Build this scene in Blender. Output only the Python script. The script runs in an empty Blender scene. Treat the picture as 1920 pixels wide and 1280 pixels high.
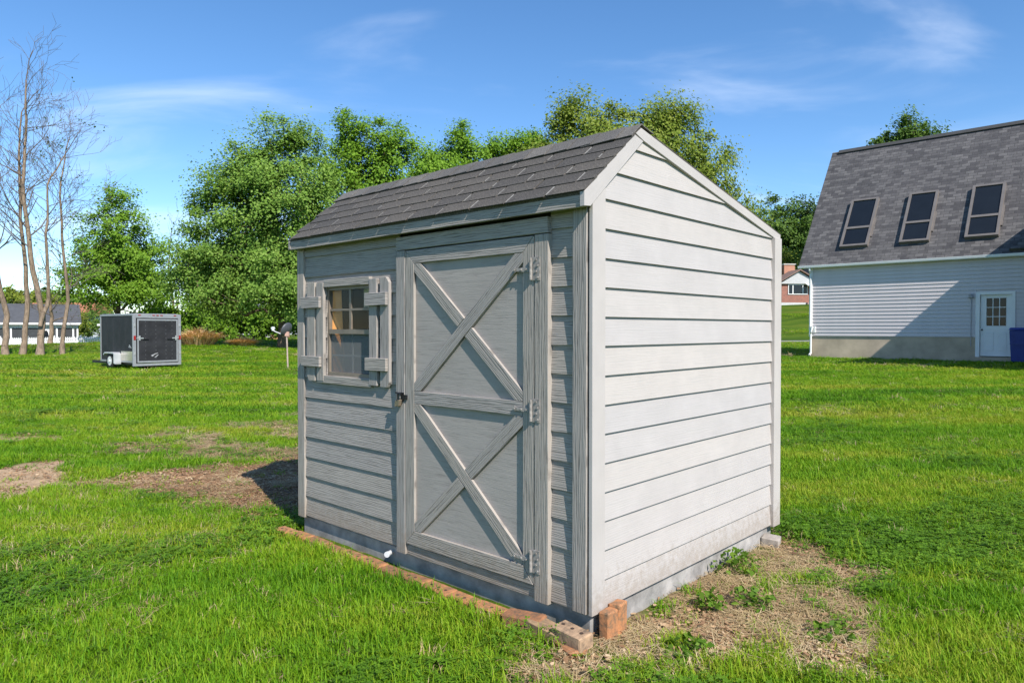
import bpy, bmesh, math, random
import numpy as np
from mathutils import Matrix, Vector
scene = bpy.context.scene
col = scene.collection
rng = np.random.default_rng(7)
random.seed(7)

# ------------------------------------------------------------------ camera
cam_data = bpy.data.cameras.new('camera')
cam = bpy.data.objects.new('camera', cam_data); col.objects.link(cam)
cam_data.sensor_width = 36.0
cam_data.lens = 24.53
cam_data.clip_end = 5000
cam.location = (0, 0, 1.40)
cam.rotation_euler = (math.pi/2 - 0.0175, 0, 0)
scene.camera = cam

# ------------------------------------------------------------------ light
SUN_EL = math.radians(42.5)
SUN_H = Vector((0.494, -0.869, 0)).normalized()
S = Vector((SUN_H.x*math.cos(SUN_EL), SUN_H.y*math.cos(SUN_EL), math.sin(SUN_EL)))
sun_d = bpy.data.lights.new('sun', 'SUN'); sun_d.energy = 5.0; sun_d.angle = math.radians(0.5)
sun_d.color = (1.0, 0.94, 0.86)
sun = bpy.data.objects.new('sun', sun_d); col.objects.link(sun)
sun.rotation_euler = S.to_track_quat('Z', 'Y').to_euler()
sun.location = (10, -10, 20)

world = bpy.data.worlds.new('World'); scene.world = world
world.use_nodes = True
wn = world.node_tree; wn.nodes.clear()
def wnode(t, **k):
    n = wn.nodes.new(t)
    for a, b in k.items(): setattr(n, a, b)
    return n
sky = wnode('ShaderNodeTexSky', sky_type='NISHITA', sun_disc=False, sun_elevation=SUN_EL,
            sun_rotation=math.atan2(SUN_H.x, SUN_H.y), altitude=600, air_density=1.0, dust_density=0.0, ozone_density=4.0)
tc = wnode('ShaderNodeTexCoord')
sep = wnode('ShaderNodeSeparateXYZ'); wn.links.new(tc.outputs['Generated'], sep.inputs[0])
zz = wnode('ShaderNodeMath', operation='MAXIMUM'); wn.links.new(sep.outputs[2], zz.inputs[0]); zz.inputs[1].default_value = 0.0
za = wnode('ShaderNodeMath', operation='ADD'); wn.links.new(zz.outputs[0], za.inputs[0]); za.inputs[1].default_value = 0.22
dx = wnode('ShaderNodeMath', operation='DIVIDE'); wn.links.new(sep.outputs[0], dx.inputs[0]); wn.links.new(za.outputs[0], dx.inputs[1])
dy = wnode('ShaderNodeMath', operation='DIVIDE'); wn.links.new(sep.outputs[1], dy.inputs[0]); wn.links.new(za.outputs[0], dy.inputs[1])
cb = wnode('ShaderNodeCombineXYZ'); wn.links.new(dx.outputs[0], cb.inputs[0]); wn.links.new(dy.outputs[0], cb.inputs[1])
mp = wnode('ShaderNodeMapping'); mp.inputs['Rotation'].default_value = (0, 0, 0.0); mp.inputs['Scale'].default_value = (0.55, 1.25, 1)
mp.inputs['Location'].default_value = (11.4, 4.4, 0)
wn.links.new(cb.outputs[0], mp.inputs[0])
n1 = wnode('ShaderNodeTexNoise'); n1.inputs['Scale'].default_value = 1.9; n1.inputs['Detail'].default_value = 7; n1.inputs['Roughness'].default_value = 0.52; n1.inputs['Distortion'].default_value = 0.7
wn.links.new(mp.outputs[0], n1.inputs['Vector'])
r1 = wnode('ShaderNodeValToRGB'); r1.color_ramp.elements[0].position = 0.49; r1.color_ramp.elements[1].position = 0.80
r1.color_ramp.interpolation = 'EASE'
r1.color_ramp.elements[0].color = (0, 0, 0, 1); r1.color_ramp.elements[1].color = (0.40, 0.40, 0.40, 1)
wn.links.new(n1.outputs['Fac'], r1.inputs[0])
mx = wnode('ShaderNodeMix', data_type='RGBA'); mx.blend_type = 'MIX'
wn.links.new(r1.outputs[0], mx.inputs[0])
hsv = wnode('ShaderNodeHueSaturation'); hsv.inputs['Saturation'].default_value = 1.15; hsv.inputs['Value'].default_value = 1.0
wn.links.new(sky.outputs[0], hsv.inputs['Color'])
wn.links.new(hsv.outputs[0], mx.inputs[6])
mx.inputs[7].default_value = (6.0, 6.6, 7.6, 1)
bg = wnode('ShaderNodeBackground'); bg.inputs[1].default_value = 0.138
wn.links.new(mx.outputs[2], bg.inputs[0])
wo = wnode('ShaderNodeOutputWorld'); wn.links.new(bg.outputs[0], wo.inputs[0])

scene.view_settings.view_transform = 'Standard'
scene.view_settings.look = 'None'
scene.view_settings.exposure = 0.5
scene.view_settings.gamma = 1.0
scene.render.engine = 'CYCLES'

# ------------------------------------------------------------------ helpers
def link(o, parent=None):
    col.objects.link(o)
    if parent is not None: o.parent = parent
    return o
def tag(o, label=None, cat=None, group=None, kind=None):
    if label: o['label'] = label
    if cat: o['category'] = cat
    if group: o['group'] = group
    if kind: o['kind'] = kind
    return o
def empty(name, loc=(0, 0, 0), rz=0, label=None, cat=None, group=None):
    o = bpy.data.objects.new(name, None); o.empty_display_size = 0.2
    o.location = loc; o.rotation_euler = (0, 0, rz); link(o)
    return tag(o, label, cat, group)
def mesh_from(name, verts, faces, mat=None, smooth=False):
    m = bpy.data.meshes.new(name)
    m.from_pydata([tuple(v) for v in verts], [], faces)
    if mat: m.materials.append(mat)
    if smooth: m.polygons.foreach_set('use_smooth', [True]*len(m.polygons))
    m.update()
    return m
def fast_mesh(name, V, F, mat, smooth=False):
    """V (n,3) array, F (m,k) array with equal k"""
    m = bpy.data.meshes.new(name)
    V = np.asarray(V, np.float32); F = np.asarray(F, np.int32)
    k = F.shape[1]
    m.vertices.add(len(V)); m.vertices.foreach_set('co', V.ravel())
    m.loops.add(F.size); m.loops.foreach_set('vertex_index', F.ravel())
    m.polygons.add(len(F)); m.polygons.foreach_set('loop_start', np.arange(0, F.size, k, dtype=np.int32))
    try: m.polygons.foreach_set('loop_total', np.full(len(F), k, np.int32))
    except Exception: pass
    if smooth: m.polygons.foreach_set('use_smooth', np.ones(len(F), bool))
    m.materials.append(mat); m.update(calc_edges=True); m.validate()
    return m
def setrel(o, parent, Mx):
    """Mx is given in the frame of the thing that parent belongs to"""
    o.parent = parent; o.matrix_basis = parent.matrix_basis.inverted() @ Mx; return o
def obj(name, mesh, parent=None, mat4=None):
    o = bpy.data.objects.new(name, mesh); link(o, parent)
    if mat4 is not None: o.matrix_basis = mat4
    return o
class MB:
    """collects boxes, tubes, prisms into one mesh"""
    def __init__(s): s.v = []; s.f = []
    def add(s, verts, faces):
        b = len(s.v); s.v += [tuple(v) for v in verts]; s.f += [tuple(i+b for i in f) for f in faces]; return s
    def box(s, x0, x1, y0, y1, z0, z1):
        return s.add([(x0,y0,z0),(x1,y0,z0),(x1,y1,z0),(x0,y1,z0),(x0,y0,z1),(x1,y0,z1),(x1,y1,z1),(x0,y1,z1)],
                     [(3,2,1,0),(4,5,6,7),(0,1,5,4),(1,2,6,5),(2,3,7,6),(3,0,4,7)])
    def prism(s, poly, axis, a0, a1):
        n = len(poly)
        def P(u, v, w): return {'x': (w, u, v), 'y': (u, w, v), 'z': (u, v, w)}[axis]
        vs = [P(u, v, a0) for u, v in poly] + [P(u, v, a1) for u, v in poly]
        return s.add(vs, [tuple(range(n))[::-1], tuple(range(n, 2*n))] + [(i, (i+1) % n, n+(i+1) % n, n+i) for i in range(n)])
    def tube(s, pts, rad, n=8, caps=True):
        pts = [Vector(p) for p in pts]
        if not hasattr(rad, '__len__'): rad = [rad]*len(pts)
        vs = []; fs = []
        up = None
        for i, p in enumerate(pts):
            t = (pts[min(i+1, len(pts)-1)] - pts[max(i-1, 0)]).normalized()
            if up is None:
                up = t.orthogonal().normalized()
            up = (up - t*up.dot(t)).normalized(); w = t.cross(up)
            for k in range(n):
                a = 2*math.pi*k/n
                vs.append(p + (up*math.cos(a) + w*math.sin(a))*rad[i])
        for i in range(len(pts)-1):
            for k in range(n):
                fs.append((i*n+k, i*n+(k+1) % n, (i+1)*n+(k+1) % n, (i+1)*n+k))
        if caps:
            fs.append(tuple(range(n))[::-1]); fs.append(tuple(range((len(pts)-1)*n, len(pts)*n)))
        return s.add(vs, fs)
    def build(s, name, mat, parent=None, bevel=0, smooth=False, mat4=None):
        m = mesh_from(name, s.v, s.f, mat, smooth)
        bm = bmesh.new(); bm.from_mesh(m)
        bmesh.ops.recalc_face_normals(bm, faces=bm.faces)
        if bevel:
            bmesh.ops.bevel(bm, geom=[e for e in bm.edges], offset=bevel, segments=1, affect='EDGES', clamp_overlap=True)
        bm.to_mesh(m); bm.free()
        return obj(name, m, parent, mat4)

# ---- facade frames: columns a (along), b (up), o (out)
FRONT = Matrix(((1, 0, 0), (0, 0, -1), (0, 1, 0))).to_4x4()   # a->X, b->Z, o->-Y
GABLE = Matrix(((0, 0, 1), (1, 0, 0), (0, 1, 0))).to_4x4()    # a->Y, b->Z, o->+X
def clip(poly, nx, ny, d):
    out = []
    for i in range(len(poly)):
        p, q = poly[i], poly[(i+1) % len(poly)]
        a = nx*p[0]+ny*p[1]-d; b = nx*q[0]+ny*q[1]-d
        if a <= 0: out.append(p)
        if (a < 0 < b) or (b < 0 < a):
            t = a/(a-b); out.append((p[0]+(q[0]-p[0])*t, p[1]+(q[1]-p[1])*t))
    return out
def piece(name, parent, frame, poly, o0, o1, mat, ang=0.0, bevel=0.0, lap=None, z0=0.0):
    """a board: polygon in facade coords extruded o0..o1; mesh x runs along the grain (ang);
    lap=(b_top, e, d): pushes the board out by d*(b_top-b)/e"""
    cx = sum(p[0] for p in poly)/len(poly); cy = sum(p[1] for p in poly)/len(poly)
    c, s_ = math.cos(-ang), math.sin(-ang)
    area = sum(poly[i][0]*poly[(i+1) % len(poly)][1]-poly[(i+1) % len(poly)][0]*poly[i][1] for i in range(len(poly)))
    if area < 0: poly = poly[::-1]
    n = len(poly); vs = []
    for o_ in (o0, o1):
        for a, b in poly:
            oo = o_ + (lap[2]*(lap[0]-b)/lap[1] if lap else 0)
            u, v = a-cx, b-cy
            vs.append((u*c - v*s_, u*s_ + v*c, oo))
    fs = [tuple(range(n))[::-1], tuple(range(n, 2*n))] + [(i, (i+1) % n, n+(i+1) % n, n+i) for i in range(n)]
    m = mesh_from(name, vs, fs, mat)
    if bevel:
        bm = bmesh.new(); bm.from_mesh(m)
        bmesh.ops.bevel(bm, geom=list(bm.edges), offset=bevel, segments=1, affect='EDGES', clamp_overlap=True)
        bm.to_mesh(m); bm.free()
    M = Matrix.Translation((0, 0, z0)) @ frame @ Matrix.Translation((cx, cy, 0)) @ Matrix.Rotation(ang, 4, 'Z')
    return obj(name, m, parent, M)
def rect(a0, a1, b0, b1): return [(a0, b0), (a1, b0), (a1, b1), (a0, b1)]
HP = math.pi/2

# ------------------------------------------------------------------ materials
def new_mat(name):
    m = bpy.data.materials.new(name); m.use_nodes = True
    nt = m.node_tree; b = nt.nodes['Principled BSDF']
    return m, nt, b
def nd(nt, t, ins=None, **k):
    n = nt.nodes.new(t)
    for a, v in k.items(): setattr(n, a, v)
    for a, v in (ins or {}).items():
        if isinstance(v, bpy.types.NodeSocket): nt.links.new(v, n.inputs[a])
        else: n.inputs[a].default_value = v
    return n
def ramp(nt, fac, stops, interp='LINEAR'):
    r = nt.nodes.new('ShaderNodeValToRGB'); r.color_ramp.interpolation = interp
    while len(r.color_ramp.elements) < len(stops): r.color_ramp.elements.new(0.5)
    for e, (p, c) in zip(r.color_ramp.elements, stops):
        e.position = p; e.color = (*c, 1) if len(c) == 3 else c
    nt.links.new(fac, r.inputs[0]); return r
def mixc(nt, fac, a, b, mode='MIX'):
    n = nt.nodes.new('ShaderNodeMix'); n.data_type = 'RGBA'; n.blend_type = mode
    for i, v in ((0, fac), (6, a), (7, b)):
        if isinstance(v, bpy.types.NodeSocket): nt.links.new(v, n.inputs[i])
        else: n.inputs[i].default_value = (*v, 1) if hasattr(v, '__len__') and len(v) == 3 else v
    return n.outputs[2]
def plain(name, c, rough=0.6, metal=0.0, vary=0.12, scale=6.0, bump=0.0, spec=0.5):
    m, nt, b = new_mat(name)
    t = nd(nt, 'ShaderNodeTexCoord'); oi = nd(nt, 'ShaderNodeObjectInfo')
    n = nd(nt, 'ShaderNodeTexNoise', {'Vector': t.outputs['Object'], 'Scale': scale, 'Detail': 5.0, 'Roughness': 0.6})
    lo = tuple(x*(1-vary) for x in c); hi = tuple(min(1, x*(1+vary)) for x in c)
    r = ramp(nt, n.outputs['Fac'], [(0.3, lo), (0.7, hi)])
    nt.links.new(r.outputs[0], b.inputs['Base Color'])
    b.inputs['Roughness'].default_value = rough; b.inputs['Metallic'].default_value = metal
    b.inputs['Specular IOR Level'].default_value = spec
    if bump:
        bp = nd(nt, 'ShaderNodeBump', {'Height': n.outputs['Fac'], 'Strength': 0.6, 'Distance': bump}); nt.links.new(bp.outputs[0], b.inputs['Normal'])
    return m
def wood(name, c, worn, wear=0.5, depth=0.0016, stretch=14.0, scale=1.0, cathedral=0.5):
    """weathered painted board; grain along object x"""
    m, nt, b = new_mat(name)
    t = nd(nt, 'ShaderNodeTexCoord'); oi = nd(nt, 'ShaderNodeObjectInfo')
    off = nd(nt, 'ShaderNodeVectorMath', {0: t.outputs['Object'], 1: (0, 0, 0)}, operation='ADD')
    rv = nd(nt, 'ShaderNodeMath', {0: oi.outputs['Random'], 1: 37.0}, operation='MULTIPLY')
    cmb = nd(nt, 'ShaderNodeCombineXYZ', {0: rv.outputs[0], 1: rv.outputs[0], 2: rv.outputs[0]})
    nt.links.new(cmb.outputs[0], off.inputs[1])
    mpg = nd(nt, 'ShaderNodeMapping', {'Vector': off.outputs[0], 'Scale': (6.0*scale, 6.0*stretch*scale, 6.0*scale)})
    fine = nd(nt, 'ShaderNodeTexNoise', {'Vector': mpg.outputs[0], 'Scale': 1.0, 'Detail': 6.0, 'Roughness': 0.62, 'Distortion': 0.25})
    mpw = nd(nt, 'ShaderNodeMapping', {'Vector': off.outputs[0], 'Scale': (1.6*scale, 22*scale, 1.0)})
    wv = nd(nt, 'ShaderNodeTexWave', {'Vector': mpw.outputs[0], 'Scale': 1.3, 'Distortion': 9.0, 'Detail': 3.0, 'Detail Scale': 1.6}, wave_type='BANDS', bands_direction='Y')
    h = nd(nt, 'ShaderNodeMix', {0: cathedral, 2: fine.outputs['Fac'], 3: wv.outputs['Fac']})
    big = nd(nt, 'ShaderNodeTexNoise', {'Vector': off.outputs[0], 'Scale': 5.0, 'Detail': 4.0, 'Roughness': 0.6})
    base = ramp(nt, big.outputs['Fac'], [(0.28, tuple(x*0.93 for x in c)), (0.72, tuple(min(1, x*1.04) for x in c))])
    hue = mixc(nt, oi.outputs['Random'], tuple(x for x in (0.95, 0.96, 0.98)), (1.04, 1.02, 0.98))
    base2 = mixc(nt, 1.0, base.outputs[0], hue, 'MULTIPLY')
    lines = ramp(nt, h.outputs[0], [(0.30, (1, 1, 1)), (0.46, (0, 0, 0))])
    lf = nd(nt, 'ShaderNodeMath', {0: lines.outputs[0], 1: wear}, operation='MULTIPLY')
    cc = mixc(nt, lf.outputs[0], base2, worn)
    # scuffs where the paint has flaked
    sc = nd(nt, 'ShaderNodeMapping', {'Vector': off.outputs[0], 'Scale': (14, 40, 14)})
    sn = nd(nt, 'ShaderNodeTexNoise', {'Vector': sc.outputs[0], 'Scale': 1.0, 'Detail': 5.0, 'Roughness': 0.7})
    sr = ramp(nt, sn.outputs['Fac'], [(0.69, (0, 0, 0)), (0.73, (0.6, 0.6, 0.6))])
    sm = nd(nt, 'ShaderNodeMath', {0: sr.outputs[0], 1: wear}, operation='MULTIPLY')
    cc = mixc(nt, sm.outputs[0], cc, tuple(x*0.55 for x in worn))
    # soil splashed up by rain, only close to the ground
    gp_ = nd(nt, 'ShaderNodeNewGeometry'); sz = nd(nt, 'ShaderNodeSeparateXYZ', {0: gp_.outputs['Position']})
    spn = nd(nt, 'ShaderNodeTexNoise', {'Vector': gp_.outputs['Position'], 'Scale': 26.0, 'Detail': 6.0, 'Roughness': .75})
    sz2 = nd(nt, 'ShaderNodeMath', {0: spn.outputs['Fac'], 1: .55, 2: 0.0}, operation='MULTIPLY_ADD')
    sz3 = nd(nt, 'ShaderNodeMath', {0: sz2.outputs[0], 1: sz.outputs[2]}, operation='SUBTRACT')
    spr = ramp(nt, sz3.outputs[0], [(0.0, (0, 0, 0)), (0.16, (.5, .5, .5))])
    cc = mixc(nt, spr.outputs[0], cc, (0.24, 0.19, 0.14))
    nt.links.new(cc, b.inputs['Base Color'])
    b.inputs['Roughness'].default_value = 0.72; b.inputs['Specular IOR Level'].default_value = 0.25
    bp = nd(nt, 'ShaderNodeBump', {'Height': h.outputs[0], 'Strength': 1.0, 'Distance': depth}); nt.links.new(bp.outputs[0], b.inputs['Normal'])
    return m
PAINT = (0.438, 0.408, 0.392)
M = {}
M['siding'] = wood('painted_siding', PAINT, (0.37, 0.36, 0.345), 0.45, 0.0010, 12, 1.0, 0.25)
M['siding_front'] = wood('weathered_shade_siding', (0.345, 0.315, 0.290), (0.150, 0.135, 0.122), 0.65, 0.0022, 12, 1.0, 0.35)  # gable paint again, darkened to put the front's shade in; grain is weathered
M['trim'] = wood('weathered_shade_trim', (0.345, 0.315, 0.290), (0.12, 0.108, 0.098), 0.75, 0.0026, 14, 1.0, 0.3)  # front copy of the gable trim, shade mixed into its base colour
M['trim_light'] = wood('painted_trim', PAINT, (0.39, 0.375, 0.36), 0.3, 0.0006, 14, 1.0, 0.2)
M['panel'] = wood('roughsawn_shade_panel', (0.365, 0.330, 0.302), (0.205, 0.182, 0.165), 0.5, 0.0016, 7, 1.2, 0.1)  # door panel paint darkened along with the shaded front
M['dark'] = plain('dark_interior_wood', (0.035, 0.028, 0.022), 0.9)
M['conc'] = plain('slab_concrete', (0.29, 0.275, 0.26), 0.9, 0, 0.45, 7, 0.005)
M['hinge'] = plain('painted_iron', (0.27, 0.25, 0.23), 0.65, 0.0, 0.4, 60, 0, .2)
M['black_iron'] = plain('black_iron', (0.03, 0.03, 0.032), 0.45, 0.6, 0.3, 60)
M['brass'] = plain('tarnished_padlock', (0.30, 0.24, 0.17), 0.45, 0.6, 0.2, 40)
M['bronze'] = plain('brown_sash_metal', (0.22, 0.18, 0.14), 0.5, 0.2, 0.15, 20)
M['jamb_orange'] = plain('orange_pine', (0.62, 0.27, 0.06), 0.6, 0, 0.15, 8)
M['curtain'] = plain('pale_plastic_sheet', (0.55, 0.56, 0.52), 0.6, 0, 0.15, 8)
M['white'] = plain('white_paint', (0.76, 0.76, 0.75), 0.5, 0, 0.05, 3)
M['white_plastic'] = plain('white_plastic', (0.58, 0.59, 0.60), 0.4, 0, 0.06, 20)

def shingle_mat(name, c, light):
    m, nt, b = new_mat(name)
    t = nd(nt, 'ShaderNodeTexCoord'); oi = nd(nt, 'ShaderNodeObjectInfo')
    g = nd(nt, 'ShaderNodeTexNoise', {'Vector': t.outputs['Object'], 'Scale': 150.0, 'Detail': 4.0, 'Roughness': 0.85})
    p = nd(nt, 'ShaderNodeTexNoise', {'Vector': t.outputs['Object'], 'Scale': 7.0, 'Detail': 4.0})
    c1 = ramp(nt, g.outputs['Fac'], [(0.36, tuple(x*0.45 for x in c)), (0.56, c), (0.72, light)])
    pv = ramp(nt, p.outputs['Fac'], [(0.3, (0.85, 0.84, 0.84)), (0.7, (1.15, 1.14, 1.12))])
    cc = mixc(nt, 1.0, c1.outputs[0], pv.outputs[0], 'MULTIPLY')
    rv = mixc(nt, oi.outputs['Random'], (0.82, 0.82, 0.84), (1.16, 1.13, 1.1))
    cc = mixc(nt, 1.0, cc, rv, 'MULTIPLY')
    nt.links.new(cc, b.inputs['Base Color']); b.inputs['Roughness'].default_value = 0.93
    bp = nd(nt, 'ShaderNodeBump', {'Height': g.outputs['Fac'], 'Strength': 0.8, 'Distance': 0.0015}); nt.links.new(bp.outputs[0], b.inputs['Normal'])
    return m
M['shingle'] = shingle_mat('asphalt_shingle', (0.080, 0.073, 0.064), (0.24, 0.22, 0.195))
M['shingle_cap'] = shingle_mat('ridge_shingle', (0.135, 0.128, 0.118), (0.29, 0.275, 0.255))
M['lit_slot'] = plain('worn_lit_shingle_slot', (0.27, 0.26, 0.24), 0.95, 0, 0.35, 30)  # pale tone for worn slots and the bright streaks of sunlit tab edges

def glass_mat(name, tint=(1, 1, 1), haze=0.0, hz=(0.4, 0.42, 0.42), refl=1.0):
    m = bpy.data.materials.new(name); m.use_nodes = True; nt = m.node_tree; nt.nodes.clear()
    out = nd(nt, 'ShaderNodeOutputMaterial')
    tr = nd(nt, 'ShaderNodeBsdfTransparent', {'Color': (*tint, 1)})
    gl = nd(nt, 'ShaderNodeBsdfGlossy', {'Roughness': 0.03, 'Color': (refl, refl, refl, 1)})
    df = nd(nt, 'ShaderNodeBsdfDiffuse', {'Color': (*hz, 1)})
    lw = nd(nt, 'ShaderNodeLayerWeight', {'Blend': .5}); pw = nd(nt, 'ShaderNodeMath', {0: lw.outputs['Facing'], 1: 4.0}, operation='POWER')
    fr = nd(nt, 'ShaderNodeMath', {0: pw.outputs[0], 1: .15, 2: .008}, operation='MULTIPLY_ADD')
    a = nd(nt, 'ShaderNodeMixShader', {0: haze, 1: tr.outputs[0], 2: df.outputs[0]})
    b_ = nd(nt, 'ShaderNodeMixShader', {0: fr.outputs[0], 1: a.outputs[0], 2: gl.outputs[0]})
    nt.links.new(b_.outputs[0], out.inputs[0]); return m
M['glass'] = glass_mat('clear_pane')
M['screen'] = glass_mat('insect_screen', (0.75, 0.75, 0.75), 0.38, (0.30, 0.31, 0.31), 0.5)
M['glass_dark'] = plain('dark_window_glass', (0.012, 0.016, 0.022), 0.06, 0, 0.1, 2, 0, 0.3)

def brick_solid(name, c, dirt):
    m, nt, b = new_mat(name)
    t = nd(nt, 'ShaderNodeTexCoord'); oi = nd(nt, 'ShaderNodeObjectInfo')
    n = nd(nt, 'ShaderNodeTexNoise', {'Vector': t.outputs['Object'], 'Scale': 22.0, 'Detail': 6.0, 'Roughness': 0.7})
    r = ramp(nt, n.outputs['Fac'], [(0.36, dirt), (0.52, c), (0.75, tuple(min(1, x*1.35) for x in c))])
    v = mixc(nt, oi.outputs['Random'], (0.75, 0.75, 0.78), (1.2, 1.15, 1.05))
    cc = mixc(nt, 1.0, r.outputs[0], v, 'MULTIPLY')
    nt.links.new(cc, b.inputs['Base Color']); b.inputs['Roughness'].default_value = 0.9
    bp = nd(nt, 'ShaderNodeBump', {'Height': n.outputs['Fac'], 'Strength': 0.9, 'Distance': 0.005}); nt.links.new(bp.outputs[0], b.inputs['Normal'])
    return m
M['brick'] = brick_solid('red_brick', (0.36, 0.165, 0.075), (0.15, 0.105, 0.065))
M['brick_tan'] = brick_solid('pale_brick', (0.42, 0.28, 0.17), (0.17, 0.12, 0.08))

# ------------------------------------------------------------------ ground
CP = np.array([(0,0,0),(0,5,0),(-5,8,0),(5,6,0),(-3,14,0),(-8,24,.03),(-13,25,0),(-24,36,.05),(-30,36,.05),(-14,44,.05),(-18.9,42.5,.48),(-17,43.5,.42),(-20,50,.5),(-24,55,.45),
  (-30,85,.7),(-45,64,-.2),(-38,66,-.1),(-55,70,-.3),(-70,100,-.3),(10,14,.12),(12,28,.3),(17,23,.3),(23,18,.3),(8,24,.22),(20,40,.38),(22,52,.43),
  (26,62,1.3),(29,70,2.9),(33,80,4.2),(42,96,7),(60,130,11),(5,45,.3),(5,80,1.0),(0,140,2),(-60,140,2),(-120,160,3),(40,40,.6),(60,60,3),(0,-10,0),(20,-5,0),(-20,-5,0)], float)
def terrain(x, y):
    x = np.asarray(x, float); y = np.asarray(y, float)
    d2 = (x[..., None]-CP[:, 0])**2 + (y[..., None]-CP[:, 1])**2
    w = 1.0/(d2 + 12.0)**2.2
    z = (w*CP[:, 2]).sum(-1)/w.sum(-1)
    r = np.hypot(x, y-3)
    f = np.clip((r-5)/9.0, 0, 1); f = f*f*(3-2*f)
    return z*f
def tz(x, y): return float(terrain(np.array([x]), np.array([y]))[0])
def vnoise(x, y, f, seed):
    x = x*f + seed*17.3; y = y*f + seed*9.1
    xi = np.floor(x).astype(np.int64); yi = np.floor(y).astype(np.int64); fx = x-xi; fy = y-yi
    fx = fx*fx*(3-2*fx); fy = fy*fy*(3-2*fy)
    def H(a, b):
        h = (a*374761393 + b*668265263 + seed*1442695041) & 0xffffffff
        h = ((h ^ (h >> 13))*1274126177) & 0xffffffff
        return ((h ^ (h >> 16)) & 0xffff)/65535.0
    return (H(xi, yi)*(1-fx)+H(xi+1, yi)*fx)*(1-fy) + (H(xi, yi+1)*(1-fx)+H(xi+1, yi+1)*fx)*fy
def fbm(x, y, f, seed, o=4):
    s = 0; a = 0.5
    for i in range(o): s = s + a*vnoise(x, y, f*2**i, seed+i); a *= 0.5
    return s/(1-0.5**o)
P_SOIL = [(-3.7,6.26),(-3.54,6.6),(-3.32,6.88),(-2.94,7.1),(-2.67,7.27),(-2.0,8.4),(-0.6,7.2),(-1.2,5.2),(-1.65,5.10),(-1.86,5.28),(-2.26,5.56),(-2.66,5.69),(-3.25,5.97)]
P_SOIL2 = [(-5.4,6.5),(-4.93,7.14),(-4.76,7.26),(-4.33,6.62),(-4.2,6.32),(-4.13,5.85),(-4.7,5.85)]
P_THIN = [(-4.56,7.82),(-5.02,8.98),(-4.81,9.96),(-4.12,10.55),(-2.6,11.0),(-1.2,8.6),(-2.0,7.6),(-2.84,7.27),(-3.48,7.21),(-3.95,7.26)]
P_STRIP = [(-6.9,9.2),(-6.34,9.2),(-5.87,9.02),(-5.68,8.72),(-6.01,8.71),(-6.48,8.63)]
P_RIGHT = [(0.3,3.15),(0.41,3.4),(0.84,3.9),(1.7,4.8),(1.83,4.42),(2.03,4.12),(1.98,3.9),(1.71,3.7),(1.72,3.35),(1.72,2.98),(1.40,2.82),(1.13,2.84),(0.89,2.88),(0.63,2.76),(0.34,2.70),(0.14,2.74),(0.02,2.92),(0.2,3.1)]
def pdist(P, x, y):
    """signed distance to polygon, negative inside"""
    P = np.array(P); d = np.full(x.shape, 1e9); ins = np.zeros(x.shape, bool)
    for i in range(len(P)):
        a = P[i]; b = P[(i+1) % len(P)]; e = b-a
        t = np.clip(((x-a[0])*e[0]+(y-a[1])*e[1])/(e@e), 0, 1)
        d = np.minimum(d, np.hypot(x-a[0]-t*e[0], y-a[1]-t*e[1]))
        c = ((a[1] > y) != (b[1] > y))
        xx = (b[0]-a[0])*(y-a[1])/((b[1]-a[1]) if b[1] != a[1] else 1e-9)+a[0]
        ins ^= c & (x < xx)
    return np.where(ins, -d, d)
def sstep(a, b, v):
    t = np.clip((v-a)/(b-a), 0, 1); return t*t*(3-2*t)
def bare_masks(x, y):
    """soil, pale (dry soil), straw 0..1"""
    j = (fbm(x, y, 2.2, 3)-0.5)*0.6 + (fbm(x, y, 9.0, 5)-0.5)*0.34
    soil = 1-sstep(-0.30, 0.22, pdist(P_SOIL, x, y)-.14+j)
    pale = 1-sstep(-0.10, 0.08, pdist(P_SOIL2, x, y)-.10+j)
    thin = (1-sstep(-0.25, 0.25, pdist(P_THIN, x, y)+j))*sstep(0.40, 0.56, fbm(x, y, 2.6, 11))
    strip = (1-sstep(-0.15, 0.1, pdist(P_STRIP, x, y)+j))
    right = (1-sstep(-0.16, 0.14, pdist(P_RIGHT, x, y)+j*1.0))*(1-.9*sstep(.60, .68, fbm(x, y, 4.5, 83))*sstep(.15, .45, -pdist(P_RIGHT, x, y)+.3)*(pdist(P_RIGHT, x, y) > -.38))
    return soil, np.maximum(pale, 0.8*strip), thin, right
def lattice(lo, hi, h0, lo_f, hi_f, grow=1.09):
    a = list(np.arange(lo_f, hi_f+1e-6, h0)); s = h0
    while a[-1] < hi: s *= grow; a.append(a[-1]+s)
    s = h0
    while a[0] > lo: s *= grow; a.insert(0, a[0]-s)
    return np.array(a)
gx = lattice(-900, 900, 0.045, -5.6, 4.2); gy = lattice(-900, 1600, 0.045, 2.4, 10.5)
GX, GY = np.meshgrid(gx, gy); nx_, ny_ = len(gx), len(gy)
GZ = terrain(GX.ravel(), GY.ravel()).reshape(GX.shape)
near = sstep(14, 9, np.hypot(GX, GY-4))
GZ = GZ + near*((fbm(GX, GY, 1.1, 21)-0.5)*0.025 + (fbm(GX, GY, 9.0, 22)-0.5)*0.022)
far = sstep(120, 400, np.hypot(GX, GY)); GZ = GZ*(1-far*0.6)
idx = np.arange(nx_*ny_).reshape(ny_, nx_)
F = np.stack([idx[:-1, :-1], idx[:-1, 1:], idx[1:, 1:], idx[1:, :-1]], -1).reshape(-1, 4)
mg, nt, b = new_mat('lawn_and_soil')
t = nd(nt, 'ShaderNodeTexCoord'); P_ = t.outputs['Object']
att = nd(nt, 'ShaderNodeAttribute', attribute_name='masks')
sp = nd(nt, 'ShaderNodeSeparateColor', {0: att.outputs['Color']})
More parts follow.
